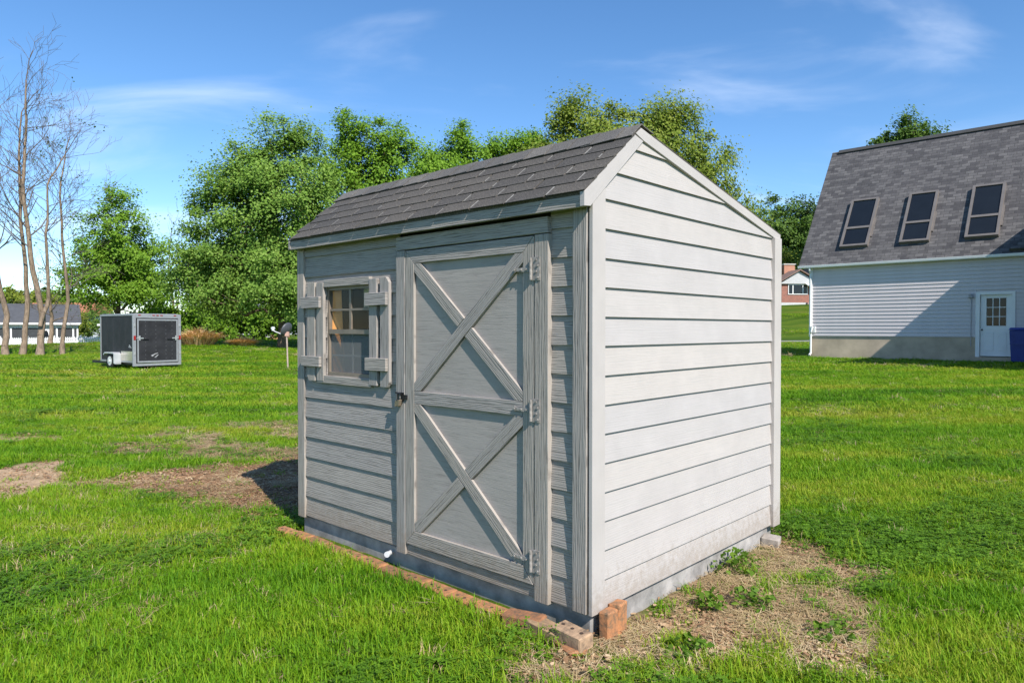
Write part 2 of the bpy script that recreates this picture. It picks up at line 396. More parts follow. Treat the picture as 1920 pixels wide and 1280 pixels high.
mps = nd(nt, 'ShaderNodeMapping', {'Vector': P_, 'Rotation': (0, 0, 0.15), 'Scale': (0.2, 1.1, 1.0)})
g1 = nd(nt, 'ShaderNodeTexNoise', {'Vector': mps.outputs[0], 'Scale': 0.55, 'Detail': 6.0, 'Roughness': 0.6})
g2 = nd(nt, 'ShaderNodeTexNoise', {'Vector': P_, 'Scale': 9.0, 'Detail': 6.0, 'Roughness': 0.75})
lawn = ramp(nt, g1.outputs['Fac'], [(0.32, (0.045, 0.090, 0.008)), (0.52, (0.080, 0.135, 0.011)), (0.70, (0.140, 0.155, 0.022))])  # thatch colour, darkened to give shade gaps between the blades
lv = ramp(nt, g2.outputs['Fac'], [(0.25, (0.55, 0.60, 0.5)), (0.75, (1.25, 1.2, 1.2))])
lawn2 = mixc(nt, 1.0, lawn.outputs[0], lv.outputs[0], 'MULTIPLY')
s1 = nd(nt, 'ShaderNodeTexNoise', {'Vector': P_, 'Scale': 30.0, 'Detail': 8.0, 'Roughness': 0.75})
s2 = nd(nt, 'ShaderNodeTexVoronoi', {'Vector': P_, 'Scale': 42.0})
soilc = ramp(nt, s1.outputs['Fac'], [(0.28, (0.090, 0.048, 0.026)), (0.48, (0.24, 0.135, 0.072)), (0.64, (0.38, 0.235, 0.13)), (0.80, (0.50, 0.37, 0.24))])
strawc = ramp(nt, s1.outputs['Fac'], [(0.28, (0.13, 0.08, 0.045)), (0.50, (0.30, 0.20, 0.115)), (0.72, (0.48, 0.36, 0.22))])
palec = ramp(nt, s1.outputs['Fac'], [(0.28, (0.25, 0.155, 0.085)), (0.50, (0.43, 0.30, 0.185)), (0.75, (0.56, 0.43, 0.29))])
c_ = mixc(nt, sp.outputs[2], lawn2, strawc.outputs[0])
c_ = mixc(nt, sp.outputs[0], c_, soilc.outputs[0])
c_ = mixc(nt, sp.outputs[1], c_, palec.outputs[0])
nt.links.new(c_, b.inputs['Base Color']); b.inputs['Roughness'].default_value = 1.0; b.inputs['Specular IOR Level'].default_value = 0.1
bp = nd(nt, 'ShaderNodeBump', {'Height': s1.outputs['Fac'], 'Strength': 0.9, 'Distance': 0.02}); nt.links.new(bp.outputs[0], b.inputs['Normal'])
gm = fast_mesh('ground', np.stack([GX, GY, GZ], -1).reshape(-1, 3), F, mg, True)
sm_, pm_, thm_, rm_ = bare_masks(GX.ravel(), GY.ravel())
ca = gm.attributes.new('masks', 'FLOAT_COLOR', 'POINT')
ca.data.foreach_set('color', np.stack([sm_, pm_, np.maximum(thm_*0.85, rm_), np.ones_like(sm_)], -1).astype(np.float32).ravel())
tag(obj('ground', gm), kind='structure')
# ---- far drive crossing behind the grey house
dm = plain('pale_asphalt', (0.23, 0.22, 0.21), 0.95, 0, 0.15, 1)
mb = MB(); xs = np.linspace(4, 60, 40); vs = []; fs = []
for i, x in enumerate(xs):
    yc = 53 + (x-22)*0.04
    for k, w in enumerate((-1.6, 0, 1.6)):
        vs.append((x, yc+w, tz(x, yc+w)+0.05))
for i in range(39):
    for k in range(2): fs.append((i*3+k, (i+1)*3+k, (i+1)*3+k+1, i*3+k+1))
tag(obj('driveway', mesh_from('driveway', vs, fs, dm)), kind='structure')

# ------------------------------------------------------------------ the shed
SX, SY, SYAW = 0.3597, 3.1333, -0.7475
ZB = 0.12                      # siding bottom above ground
W_, D_ = 2.48, 2.03
shed = empty('garden_shed', (SX, SY, 0), SYAW, 'small grey wooden garden shed with lap siding and shingled roof', 'shed')
def sp_(name, parent, frame, poly, o0, o1, mat, **k): return piece(name, parent, frame, poly, o0, o1, mat, z0=ZB, **k)
MB().box(-W_+.01, -.012, .012, D_-.01, -.06, ZB-.006).build('foundation_slab', M['conc'], shed, 0.006)
# walls (backing sheets carry the boards)
WX0, WX1, WZ0, WZ1 = -2.135, -1.64, 0.98, 1.55
fw = MB()
fw.box(-W_+.02, WX0, 0, .05, ZB, ZB+1.86); fw.box(WX1, -1.30, 0, .05, ZB, ZB+1.86); fw.box(WX0, WX1, 0, .05, ZB, ZB+WZ0); fw.box(WX0, WX1, 0, .05, ZB+WZ1, ZB+1.86)
fw.box(-1.30, -.30, .001, .05, ZB+.02, ZB+1.86); fw.box(-.30, -.004, 0, .05, ZB, ZB+1.86)
front_wall = fw.build('front_wall', M['dark'], shed)
gpoly = [(0.052, 0.0), (D_-.02, 0.0), (D_-.02, 1.87), (0.36, 2.20), (0.052, 1.95)]
gable_wall = MB().prism([(a, z+ZB) for a, z in gpoly], 'x', -.05, -.001).build('gable_wall', M['dark'], shed)
far_gable = MB().prism([(a, z+ZB) for a, z in gpoly], 'x', -W_, -W_+.05).build('far_gable_wall', M['dark'], shed)
rear_wall = MB().box(-W_+.052, -.052, D_-.06, D_-.02, ZB, ZB+1.86).build('rear_wall', M['dark'], shed)
# front siding left of the door
E_ = 0.135
def lap_row(parent, frame, a0, a1, z0, zt, mat, out=0.004, d=0.011, clipf=None, zmin=0.0, cuts=None):
    z = zt; first = True
    rows = []
    for zb in z0:
        top = zb + E_ + 0.02
        rows.append((zb, top))
    for zb, top in rows:
        segs = [(a0, a1, zb, min(top, zt))]
        if cuts:
            ca0, ca1, cz0, cz1 = cuts; new = []
            for s in segs:
                if s[2] < cz1 and s[3] > cz0:
                    new.append((s[0], ca0, s[2], s[3])); new.append((ca1, s[1], s[2], s[3]))
                    if s[2] < cz0: new.append((ca0, ca1, s[2], cz0))
                    elif s[3] > cz1 and s[2] <= cz1: new.append((ca0, ca1, max(cz1, s[2]), s[3]))
                else: new.append(s)
            segs = new
        for s in segs:
            if s[1]-s[0] < .01 or s[3]-s[2] < .01: continue
            poly = rect(*s)
            if clipf: poly = clipf(poly)
            if len(poly) < 3: continue
            w = random.uniform(-.0018, .0018)
            poly = [(a, bb + (w*(1 if a > (a0+a1)/2 else -1) if bb < zb+.01 and not cuts else 0)) for a, bb in poly]
            sp_('siding_board', parent, frame, poly, out-.008, out, mat, lap=(zb+E_+.02, E_, d))
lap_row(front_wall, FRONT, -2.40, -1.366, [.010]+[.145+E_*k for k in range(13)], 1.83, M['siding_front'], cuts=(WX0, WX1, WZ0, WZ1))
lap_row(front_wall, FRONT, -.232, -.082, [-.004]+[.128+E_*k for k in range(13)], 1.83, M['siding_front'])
# gable siding
def gclip(poly):
    poly = clip(poly, -0.8165, 1.0, 1.922)          # under the steep front slope
    poly = clip(poly, 0.205, 1.0, 0.205*0.37+2.235) if poly else poly
    return poly
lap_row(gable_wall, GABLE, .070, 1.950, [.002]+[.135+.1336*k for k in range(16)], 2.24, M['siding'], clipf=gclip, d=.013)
# the two sides turned away from the camera are boarded too
LEFT = Matrix.Translation((-W_, 0, 0)) @ Matrix(((0, 0, -1), (-1, 0, 0), (0, 1, 0))).to_4x4()
REAR = Matrix.Translation((0, D_-.02, 0)) @ Matrix(((-1, 0, 0), (0, 0, 1), (0, 1, 0))).to_4x4()
def lclip(poly):
    poly = clip(poly, 0.8165, 1.0, 1.922)
    return clip(poly, -0.205, 1.0, 0.205*0.37+2.235) if poly else poly
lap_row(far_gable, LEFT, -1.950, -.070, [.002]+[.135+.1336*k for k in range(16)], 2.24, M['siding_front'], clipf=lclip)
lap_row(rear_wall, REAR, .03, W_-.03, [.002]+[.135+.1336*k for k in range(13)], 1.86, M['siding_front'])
sp_('corner_board', shed, LEFT, rect(-.060, .0, -.004, 1.90), -.004, .020, M['trim'], ang=HP, bevel=.002)
sp_('corner_board', shed, LEFT, rect(-D_+.021, -1.945, -.004, 1.86), .0, .030, M['trim'], ang=HP, bevel=.002)
sp_('rake_board', shed, LEFT, [(.085, 1.822), (.045, 1.822), (-.384, 2.185), (-.307, 2.206), (.085, 1.880)], -.012, .010, M['trim'], bevel=.0015)
sp_('rake_board', shed, LEFT, [(-.3085, 2.2125), (-.386, 2.188), (-2.04, 1.852), (-2.04, 1.890), (-.362, 2.240)], -.012, .009, M['trim'], bevel=.0015)
# corner boards
sp_('corner_board', shed, FRONT, rect(-W_, -2.398, -.005, 1.83), -.02, .026, M['trim'], ang=HP, bevel=.002)
sp_('corner_board', shed, FRONT, rect(-.088, -.010, -.006, 1.845), .0, .030, M['trim'], ang=HP, bevel=.002)
sp_('corner_board', shed, GABLE, [(-.024, -.008), (.074, -.008), (.074, 1.926), (-.024, 1.842)], .0, .021, M['trim_light'], ang=HP, bevel=.002)
sp_('corner_board', shed, GABLE, rect(1.945, D_+.02, -.012, 1.875), .0, .036, M['trim_light'], ang=HP, bevel=.002)
# door casing
sp_('door_casing', shed, FRONT, rect(-1.371, -1.293, -.011, 1.728), .0, .038, M['trim'], ang=HP, bevel=.002)
sp_('door_casing', shed, FRONT, rect(-.311, -.226, -.018, 1.727), .0, .038, M['trim'], ang=HP, bevel=.002)
sp_('door_casing', shed, FRONT, rect(-1.368, -.228, 1.731, 1.806), .0, .040, M['trim'], bevel=.002)
sp_('door_sill', shed, FRONT, rect(-1.292, -.313, -.012, .046), .0, .022, M['trim'], bevel=.002)
# door
DX0, DX1, DZ0, DZ1 = -1.288, -.316, .055, 1.724
door = sp_('door', shed, FRONT, rect(DX0, DX1, DZ0, DZ1), .004, .018, M['panel'])
def dchild(name, poly, o0, o1, mat, **k):
    o = sp_(name, None, FRONT, poly, o0, o1, mat, **k)
    return setrel(o, door, o.matrix_basis.copy())
T0, T1 = .0185, .036
SL, SR = -1.212, -.386
dchild('stile', [(DX0, DZ0), (SL, .137), (SL, 1.650), (DX0, DZ1)], T0, T1, M['trim'], ang=HP, bevel=.0015)
dchild('stile', [(DX1, DZ0+.002), (DX1, DZ1), (SR, 1.650), (SR, .137)], T0, T1, M['trim'], ang=HP, bevel=.0015)
g = .002
dchild('rail', [(DX0+g, DZ1), (SL+g, 1.650), (SR-g, 1.650), (DX1-g, DZ1)], T0, T1, M['trim'], bevel=.0015)
dchild('rail', [(DX0+g, DZ0), (DX1-g, DZ0), (SR-g, .137), (SL+g, .137)], T0, T1+.001, M['trim'], bevel=.0015)
dchild('rail', rect(SL+g, SR-g, .860, .931), T0, T1-.001, M['trim'], bevel=.0015)
def brace_set(z0, z1, cont):
    R = rect(SL+g, SR-g, z0+g, z1-g); wB = .068
    cx, cz = (SL+SR)/2, (z0+z1)/2
    L = math.hypot(SR-SL, z1-z0); tx, tz_ = (SR-SL)/L, (z1-z0)/L
    up = ((-tz_, tx), math.atan2(z1-z0, SR-SL)); dn = ((tz_, tx), -math.atan2(z1-z0, SR-SL))
    def band(poly, n, s, w=wB/2):
        d = n[0]*cx+n[1]*cz
        poly = clip(poly, n[0], n[1], d+w); return clip(poly, -n[0], -n[1], -d+w)
    A, B = (up, dn) if cont == 'up' else (dn, up)
    pa = band(R, A[0], 0); dchild('brace', pa, T0, T1-.0005, M['trim'], ang=A[1], bevel=.0015)
    for sg in (1, -1):
        pb = band(R, B[0], 0); n = A[0]; d = n[0]*cx+n[1]*cz
        pb = clip(pb, -n[0]*sg, -n[1]*sg, -d*sg - wB/2 - .003)
        dchild('brace', pb, T0, T1-.001, M['trim'], ang=B[1], bevel=.0015)
brace_set(.931, 1.650, 'up'); brace_set(.137, .860, 'dn')
# hinges: screw plate on the casing, strap on the stile
def disc(mb, a, bb, o0, o1, r, n=8):
    pts = [(a+r*math.cos(2*math.pi*k/n), bb+r*math.sin(2*math.pi*k/n)) for k in range(n)]
    mb.prism(pts, 'z', o0, o1)
for hz in (1.566, .893, .172):
    mb = MB()
    mb.box(-.030, .022, -.055, .055, .0385, .0425)               # plate
    mb.tube([(-.030, -.052, .047), (-.030, .052, .047)], .007, 8)  # barrel
    for k, (u, v) in enumerate(((0.0, .042), (.010, .014), (0.0, -.014), (.010, -.042))): disc(mb, u, v, .0425, .0475, .0055)
    st = [(-.034, -.016), (-.034, .016), (-.09, .010), (-.125, .007), (-.140, .013), (-.152, 0), (-.140, -.013), (-.125, -.007), (-.09, -.010)]
    mb.prism(st, 'z', .0385, .0425)
    for u in (-.06, -.095, -.138): disc(mb, u, 0, .0425, .0480, .005)
    o = mb.build('hinge', M['hinge'], None, 0, False)
    setrel(o, door, Matrix.Translation((0, 0, ZB)) @ FRONT @ Matrix.Translation((-.296, hz, 0)))
# hasp and padlock
hb = MB()
hb.box(-.022, .020, -.024, .026, .0385, .046); hb.box(.014, .050, -.012, .014, .037, .045)
hb.tube([(-.030, .024, .058), (.018, .018, .058)], .006, 6); hb.tube([(-.01, -.02, .046), (-.01, -.02, .064), (-.01, .015, .064), (-.01, .015, .046)], .004, 6)
hasp = hb.build('hasp', M['black_iron'], None); hasp.parent = shed
hasp.matrix_basis = Matrix.Translation((0, 0, ZB)) @ FRONT @ Matrix.Translation((-1.318, .892, 0))
pl = MB(); pl.prism([(-.038, -.058), (.004, -.052), (.012, -.014), (-.028, -.018)], 'z', .044, .066)
plo = pl.build('padlock', M['brass'], None, .003); plo.parent = hasp
plo.matrix_basis = Matrix.Identity(4)
pk = MB(); pk.tube([(-.02, -.017, .055), (-.016, .012, .056), (-.003, .018, .056), (.006, .010, .056), (.004, -.014, .055)], .0035, 6)
pko = pk.build('shackle', M['hinge'], None, 0, True); pko.parent = hasp; pko.matrix_basis = Matrix.Identity(4)

# window
win = MB()
fo0, fo1 = -.03, .006
win.box(WX0, WX0+.018, WZ0, WZ1, fo0, fo1); win.box(WX1-.018, WX1, WZ0, WZ1, fo0, fo1)
win.box(WX0+.018, WX1-.018, WZ1-.018, WZ1, fo0, fo1); win.box(WX0+.018, WX1-.018, WZ0, WZ0+.022, fo0, fo1+.006)
window = win.build('window', M['bronze'], None); window.parent = shed
window.matrix_basis = Matrix.Translation((0, 0, ZB)) @ FRONT
def wchild(name, x0, x1, z0, z1, o0, o1, mat):
    o = MB().box(x0, x1, z0, z1, o0, o1).build(name, mat, window); return o
wm = (WX0+WX1)/2
wchild('meeting_rail', WX0+.018, WX1-.018, 1.250, 1.280, -.020, .008, M['bronze'])
wchild('muntin', wm-.010, wm+.010, 1.281, WZ1-.019, -.013, -.001, M['bronze'])
wchild('muntin', WX0+.019, wm-.0105, 1.398, 1.412, -.012, -.002, M['bronze']); wchild('muntin', wm+.0105, WX1-.019, 1.398, 1.412, -.012, -.002, M['bronze'])
for (a, b_) in ((WX0+.019, wm-.011), (wm+.011, WX1-.019)):
    for (c, d) in ((1.281, 1.397), (1.413, WZ1-.019)): wchild('pane', a, b_, c, d, -.0095, -.0065, M['glass'])
wchild('insect_screen', WX0+.019, WX1-.019, WZ0+.023, 1.249, -.0105, -.0095, M['screen'])
wchild('lower_pane', WX0+.019, WX1-.019, WZ0+.023, 1.249, -.0265, -.0235, M['glass'])
wchild('lower_muntin', wm-.006, wm+.006, WZ0+.024, 1.248, -.0225, -.0165, M['white']); 
wchild('lower_muntin', WX0+.020, wm-.0065, 1.105, 1.117, -.0225, -.0165, M['white']); wchild('lower_muntin', wm+.0065, WX1-.020, 1.105, 1.117, -.0225, -.0165, M['white'])
# window trim boards
sp_('window_trim', shed, FRONT, rect(WX0-.005, WX1+.002, 1.552, 1.600), .0, .034, M['trim'], bevel=.002)
sp_('window_trim', shed, FRONT, rect(WX0-.09, WX1+.012, .928, .978), .0, .034, M['trim'], bevel=.002)
# shutters: two slats and two cross rails each
def slat(par, a0, a1, ear):
    z0, z1, c = .937, 1.588, .032
    if ear == 'r': p = [(a0, z0), (a1-.02, z0), (a1, z0+c), (a1, z1-c), (a1-.026, z1), (a0, z1)]
    elif ear == 'l': p = [(a0+.02, z0), (a1, z0), (a1, z1), (a0+.026, z1), (a0, z1-c), (a0, z0+c)]
    else: p = rect(a0, a1, z0+.004, z1-.004)
    return p
def shutter(parts, rails):
    root = None
    for i, (a0, a1, ear) in enumerate(parts):
        o = sp_('shutter' if i == 0 else 'slat', shed if i == 0 else None, FRONT, slat(None, a0, a1, ear), .0155, .037, M['trim'], ang=HP, bevel=.002)
        if i == 0: root = o
        else: setrel(o, root, o.matrix_basis.copy())
    for (a0, a1, z0, z1) in rails:
        o = sp_('cross_rail', None, FRONT, rect(a0, a1, z0, z1), .0375, .057, M['trim'], bevel=.002)
        setrel(o, root, o.matrix_basis.copy())
shutter([(-2.222, -2.140, ''), (-2.338, -2.243, 'l')], [(-2.385, -2.160, 1.420, 1.494), (-2.385, -2.160, 1.033, 1.102)])
shutter([(-1.637, -1.560, ''), (-1.525, -1.440, 'r')], [(-1.655, -1.447, 1.421, 1.497), (-1.655, -1.447, 1.032, 1.108)])

# roof
roofp = [(-.085, 1.846), (.362, 2.213), (2.03, 1.868), (2.03, 1.848), (.36, 2.190), (-.075, 1.832)]
def zoff(p): return [(a, z+ZB) for a, z in p]
roof = MB().prism(zoff([(-.087, 1.8835), (.362, 2.250), (2.045, 1.902), (2.045, 1.886), (.362, 2.232), (-.080, 1.872)]), 'x', -W_-.01, .022).build('roof', M['shingle'], shed)
RS = math.atan2(2.250-1.8835, .362+.087)
def roof_frame(y0, z0, ang):
    u = Vector((0, math.cos(ang), math.sin(ang))); n = Vector((0, -math.sin(ang), math.cos(ang)))
    Mx = Matrix((Vector((1, 0, 0)), u, n)).transposed().to_4x4(); Mx.translation = (0, y0, z0); return Mx
RF = roof_frame(-.087, 1.8835, RS)
slope_len = math.hypot(.449, 2.250-1.8835)
def rchild(name, frame, poly, o0, o1, mat, **k):
    o = piece(name, roof, frame, poly, o0, o1, mat, z0=ZB, **k); return o
for c in range(6):
    u0 = -.006 + c*.097; off = (0.125 if c % 2 else 0.0) - .045
    k = 0; a = -W_-.014-off
    while a < .026:
        a0, a1 = max(a, -W_-.014), min(a+.25, .026)
        a += .25
        if a1-a0 < .03: continue
        gp = .0058
        j1, j2 = random.uniform(-.004, .004), random.uniform(-.004, .004)
        poly = [(a0+(gp if a0 > -W_-.01 else 0), u0+j1), (a1-(gp if a1 < .02 else 0), u0+j2), (a1-(gp if a1 < .02 else 0), min(u0+.122, slope_len-.004)), (a0+(gp if a0 > -W_-.01 else 0), min(u0+.122, slope_len-.004))]
        rchild('shingle', RF, poly, .0005, .0046+random.uniform(0, .0012), M['shingle'], lap=(u0+.122, .122, .0052))
        if a1 < .0 and random.random() < .86: rchild('slot_streak', RF, rect(a1-gp-.002, a1+gp+.002, u0+.004+.03*random.random(), u0+.094-.03*random.random()), .0003, .0040, M['lit_slot'], lap=(u0+.122, .122, .0042))
# pale worn strip at the far lower corner is a starter shingle
# ridge caps
RR = -math.atan2(2.250-1.902, 2.045-.362)
nu = Vector((0, math.cos(RS), math.sin(RS))); nn = Vector((0, -math.sin(RS), math.cos(RS)))
ru = Vector((0, math.cos(RR), math.sin(RR))); rn = Vector((0, -math.sin(RR), math.cos(RR)))
apex = Vector((0, .362, 2.250+ZB))
capn = 17; ex_ = (W_+.04)/capn
for i in range(capn):
    x0 = -W_-.016 + i*ex_; vs = []; 
    L_ = ex_+.06
    j = random.uniform(-.004, .004)
    for (xx, lift) in ((x0, .009), (min(x0+L_, .028), .0155 if x0+L_ < .028 else .012)):
        for th in (0, .004):
            vs.append(apex - nu*(.105+j) + nn*(lift+th) + Vector((xx, 0, 0)))
            vs.append(apex - nu*.02 + nn*(lift+th) + Vector((xx, 0, 0)))
            vs.append(apex + Vector((xx, 0, lift+th+.004)))
            vs.append(apex + ru*.02 + rn*(lift+th) + Vector((xx, 0, 0)))
            vs.append(apex + ru*.105 + rn*(lift+th) + Vector((xx, 0, 0)))
    fs = []
    for k in range(4):
        fs += [(5+k, 5+k+1, 15+k+1, 15+k), (k+1, k, 10+k, 10+k+1), (k, k+1, 5+k+1, 5+k), (10+k+1, 10+k, 15+k, 15+k+1)]
    fs += [(0, 5, 15, 10), (4, 14, 19, 9)]
    obj('ridge_cap', mesh_from('ridge_cap', vs, fs, M['shingle_cap']), roof)
rear_sh = MB().prism(zoff([(.47, 2.2345), (2.06, 1.9055), (2.06, 1.8995), (.47, 2.2285)]), 'x', -W_-.014, .026).build('rear_shingles', M['shingle'], roof)
# fascia, soffit, rakes
sp_('fascia', roof, FRONT, rect(-W_-.018, -.004, 1.818, 1.876), .058, .080, M['trim'], bevel=.002)
rk = sp_('rake_board', roof, GABLE, [(-.090, 1.818), (-.045, 1.822), (.384, 2.190), (.307, 2.208), (-.090, 1.882)], -.002, .024, M['trim_light'], ang=.69, bevel=.0015)
sp_('rake_board', roof, GABLE, [(.3085, 2.2145), (.386, 2.190), (2.052, 1.853), (2.052, 1.902), (.362, 2.249)], -.002, .026, M['trim_light'], ang=-.2, bevel=.0015)
MB().box(-W_, -.02, -.056, -.004, ZB+1.836, ZB+1.846).build('soffit', M['trim'], roof)
# things inside, seen through the panes
pk = MB(); pk.tube([(0, 0, 0), (.06, .02, 1.6)], .001); 
plank = MB().box(-.035, .035, -.01, .01, 0, 1.75).build('jamb_plank', M['jamb_orange'])  # plank added in place of the left window jamb, raw wood in sun
e = Matrix.Translation((SX, SY, 0)) @ Matrix.Rotation(SYAW, 4, 'Z')
plank.matrix_world = e @ Matrix.Translation((-2.06, .075, ZB)) @ Matrix.Rotation(-.035, 4, 'Y') @ Matrix.Rotation(.02, 4, 'X') @ Matrix.Rotation(.9, 4, 'Z')
tag(plank, 'orange pine plank set behind the window as its sunlit left jamb', 'plank')
cu = MB(); pts = [(.03*k, .012*math.sin(k*1.9)) for k in range(10)]
for k in range(9):
    (a0, c0), (a1, c1) = pts[k], pts[k+1]
    cu.add([(a0, c0, 0), (a1, c1, 0), (a1, c1, .34), (a0, c0, .34), (a0, c0+.004, 0), (a1, c1+.004, 0), (a1, c1+.004, .34), (a0, c0+.004, .34)],
           [(0, 1, 2, 3), (7, 6, 5, 4), (0, 4, 5, 1), (3, 2, 6, 7)])
cuo = cu.build('hanging_sheet', M['curtain'], None, 0, True)
cuo.matrix_world = e @ Matrix.Translation((-1.88, .10, ZB+1.42))
tag(cuo, 'pale sheet hanging inside the shed behind the upper right pane', 'sheet')

# bricks along the front
def shed_pt(x, y, z=0): return e @ Vector((x, y, z))
edging = empty('brick_edging', shed_pt(-1.2, -.12), SYAW, 'row of old red bricks edging the ground before the shed door', 'brick edging')
def brick_mesh(l, w, h, holes, mat, seed):
    r = random.Random(seed); mb = MB(); mb.box(-l/2, l/2, -w/2, w/2, -h/2, h/2)
    m = mesh_from('brick', mb.v, mb.f, mat); bm = bmesh.new(); bm.from_mesh(m)
    bmesh.ops.bevel(bm, geom=list(bm.edges), offset=.006, segments=1, affect='EDGES')
    for v in bm.verts: v.co += Vector((r.uniform(-.003, .003), r.uniform(-.003, .003), r.uniform(-.003, .003)))
    bm.to_mesh(m); bm.free()
    return m
BM_ = [brick_mesh(.20, .09, .06, 0, M['brick'], s) for s in range(4)]
hm = plain('brick_hole', (0.05, 0.03, 0.02), 1.0)
hmb = MB()
for k in range(3): 
    disc(hmb, -.055+.055*k, 0, 0, .001, .009, 10)
hole_mesh = mesh_from('core_hole', hmb.v, hmb.f, hm)
nb = 11
for i in range(nb):
    x = -2.50 + i*(1.98/(nb-1))
    ex0 = (x+1.2)
    o = obj('brick', BM_[i % 4], edging); 
    zt = .014 - .007*(i % 3 == 0)
    o.location = (ex0 + random.uniform(-.004, .004), random.uniform(-.008, .008) + .015, zt-.008)
    o.rotation_euler = (random.uniform(-.03, .03), random.uniform(-.03, .03), random.uniform(-.04, .04))
    h = obj('core_hole', hole_mesh, o); h.location = (0, -.004, .0305)
tan_m = brick_mesh(.20, .09, .06, 0, M['brick_tan'], 9)
def loose_brick(loc, rot, mesh, label):
    o = obj('brick', mesh); o.matrix_world = Matrix.Translation(loc) @ Matrix.Rotation(SYAW+rot[2], 4, 'Z') @ Matrix.Rotation(rot[1], 4, 'Y') @ Matrix.Rotation(rot[0], 4, 'X')
    tag(o, label, 'brick', 'loose bricks at the near corner of the shed'); return o
loose_brick(shed_pt(-.30, -.12, .035), (.04, -.02, .25), BM_[1], 'chipped red brick lying askew below the lowest door hinge')
loose_brick(shed_pt(-.155, -.125, .03), (-.05, .06, -.12), brick_mesh(.20, .10, .06, 0, brick_solid('stained_brick', (0.30, 0.20, 0.12), (0.15, 0.11, 0.08)), 12), 'brown stained brick between red brick and pale holed brick')
tb = loose_brick(shed_pt(-.005, -.135, .055), (.05, .05, -.10), brick_mesh(.17, .09, .07, 0, M['brick_tan'], 9), 'pale tan brick with core holes at the shed corner')
h = obj('core_hole', hole_mesh, tb); h.location = (0, 0, .0355)
loose_brick(shed_pt(-.0, -.16, .002), (.0, .02, -.3), brick_mesh(.15, .09, .06, 0, M['brick'], 31), 'half buried brick under the pale holed brick')
loose_brick(shed_pt(.055, .055, .062), (0, HP, 0), brick_mesh(.135, .08, .055, 0, M['brick'], 14), 'red brick standing on end against the slab corner')
loose_brick(shed_pt(.05, .135, .072), (0, HP, .12), brick_mesh(.14, .08, .06, 0, M['brick'], 15), 'dark red brick on end behind the standing corner brick')
st = brick_mesh(.11, .09, .08, 0, plain('grey_stone', (0.33, 0.29, 0.25), 0.95, 0, .25, 20, .004), 44)
o = obj('stone_block', st); o.location = shed_pt(.04, 1.90, .022); o.rotation_euler = (.1, .05, SYAW+.2); tag(o, 'rough grey stone block under the far end of the sunlit wall', 'stone')
# white pvc cap on the slab front
cp = MB(); cp.tube([(0, 0, 0), (0, -.05, .004), (0, -.052, .004), (0, -.065, .005)], [.014, .014, .017, .017], 14)
cpo = cp.build('pipe_cap', M['white_plastic'], None, 0, False); cpo.matrix_world = e @ Matrix.Translation((-1.47, .0, .075)) @ Matrix.Rotation(.5, 4, 'Z')
tag(cpo, 'white plastic pipe end sticking out below the shed wall', 'pipe')

# ------------------------------------------------------------------ grey house on the right
HO = Vector((11.88, 27.85, .315)); HY = -.752
house = empty('grey_house', HO, HY, 'grey sided house with steep shingle roof and three skylights', 'house')
M['vinyl'] = plain('grey_vinyl_siding', (0.56, 0.52, 0.525), 0.55, 0, .05, 2)
M['found'] = plain('parged_foundation', (0.46, 0.37, 0.27), 0.95, 0, .25, 1.2, .003)
m, nt, b = new_mat('house_shingles')
t = nd(nt, 'ShaderNodeTexCoord')
mp_ = nd(nt, 'ShaderNodeMapping', {'Vector': t.outputs['Object']})
bt = nd(nt, 'ShaderNodeTexBrick', {'Vector': mp_.outputs[0], 'Color1': (0.060, 0.058, 0.062, 1), 'Color2': (0.135, 0.13, 0.13, 1), 'Mortar': (0.05, 0.05, 0.05, 1), 'Scale': 1.0, 'Mortar Size': 0.008, 'Brick Width': 0.28, 'Row Height': 0.14, 'Bias': -.1})
bt.offset = .37
nn_ = nd(nt, 'ShaderNodeTexNoise', {'Vector': t.outputs['Object'], 'Scale': 5.0, 'Detail': 6.0, 'Roughness': .7})
nv = ramp(nt, nn_.outputs['Fac'], [(.3, (.75, .75, .76)), (.7, (1.25, 1.22, 1.2))])
cc = mixc(nt, 1.0, bt.outputs['Color'], nv.outputs[0], 'MULTIPLY'); nt.links.new(cc, b.inputs['Base Color']); b.inputs['Roughness'].default_value = .95
bp = nd(nt, 'ShaderNodeBump', {'Height': bt.outputs['Fac'], 'Strength': .5, 'Distance': .01}); bp.invert = True; nt.links.new(bp.outputs[0], b.inputs['Normal'])
M['hshingle'] = m
HL, HD = 17.0, 7.6; EZ = 3.59; RZ = 8.81; RD = 3.6
DWX0, DWX1 = 5.72, 6.60
wl = MB()
wl.box(.0, DWX0-.06, .02, .2, .80, EZ); wl.box(DWX1+.06, HL, .02, .2, .80, EZ); wl.box(DWX0-.06, DWX1+.06, .02, .2, 2.32, EZ)
wl.prism([(.2, .8), (HD, .8), (HD, EZ), (RD, RZ-.2), (.2, EZ+.2)], 'x', 0, .18)
wl.box(.18, HL, HD-.2, HD, .8, EZ)
hwall = wl.build('wall', M['vinyl'], house)
HF = FRONT
nrow = 20; eh = (3.50-.83)/nrow
for k in range(nrow):
    z0 = .83 + k*eh
    for (a0, a1) in ((.11, 5.60), (6.70, HL)) if z0 < 2.36 else ((.11, HL),):
        piece('siding_board', hwall, HF, rect(a0, a1, z0, z0+eh+.01), -.018, -.008, M['vinyl'], lap=(z0+eh, eh, .020))
fd = MB().box(.02, DWX0-.02, .03, .25, -.6, .83).build('foundation', M['found'], house)
MB().box(DWX1+.02, HL, .03, .25, -.6, .83).build('foundation', M['found'], house)
MB().box(.02, .25, .25, HD, -.6, .83).build('foundation', M['found'], house)
MB().box(-.02, .11, -.03, .10, .80, 3.52).build('corner_trim', M['white'], house, .004)
piece('door_trim', house, HF, rect(5.59, 5.71, .14, 2.36), -.1, .035, M['white'])
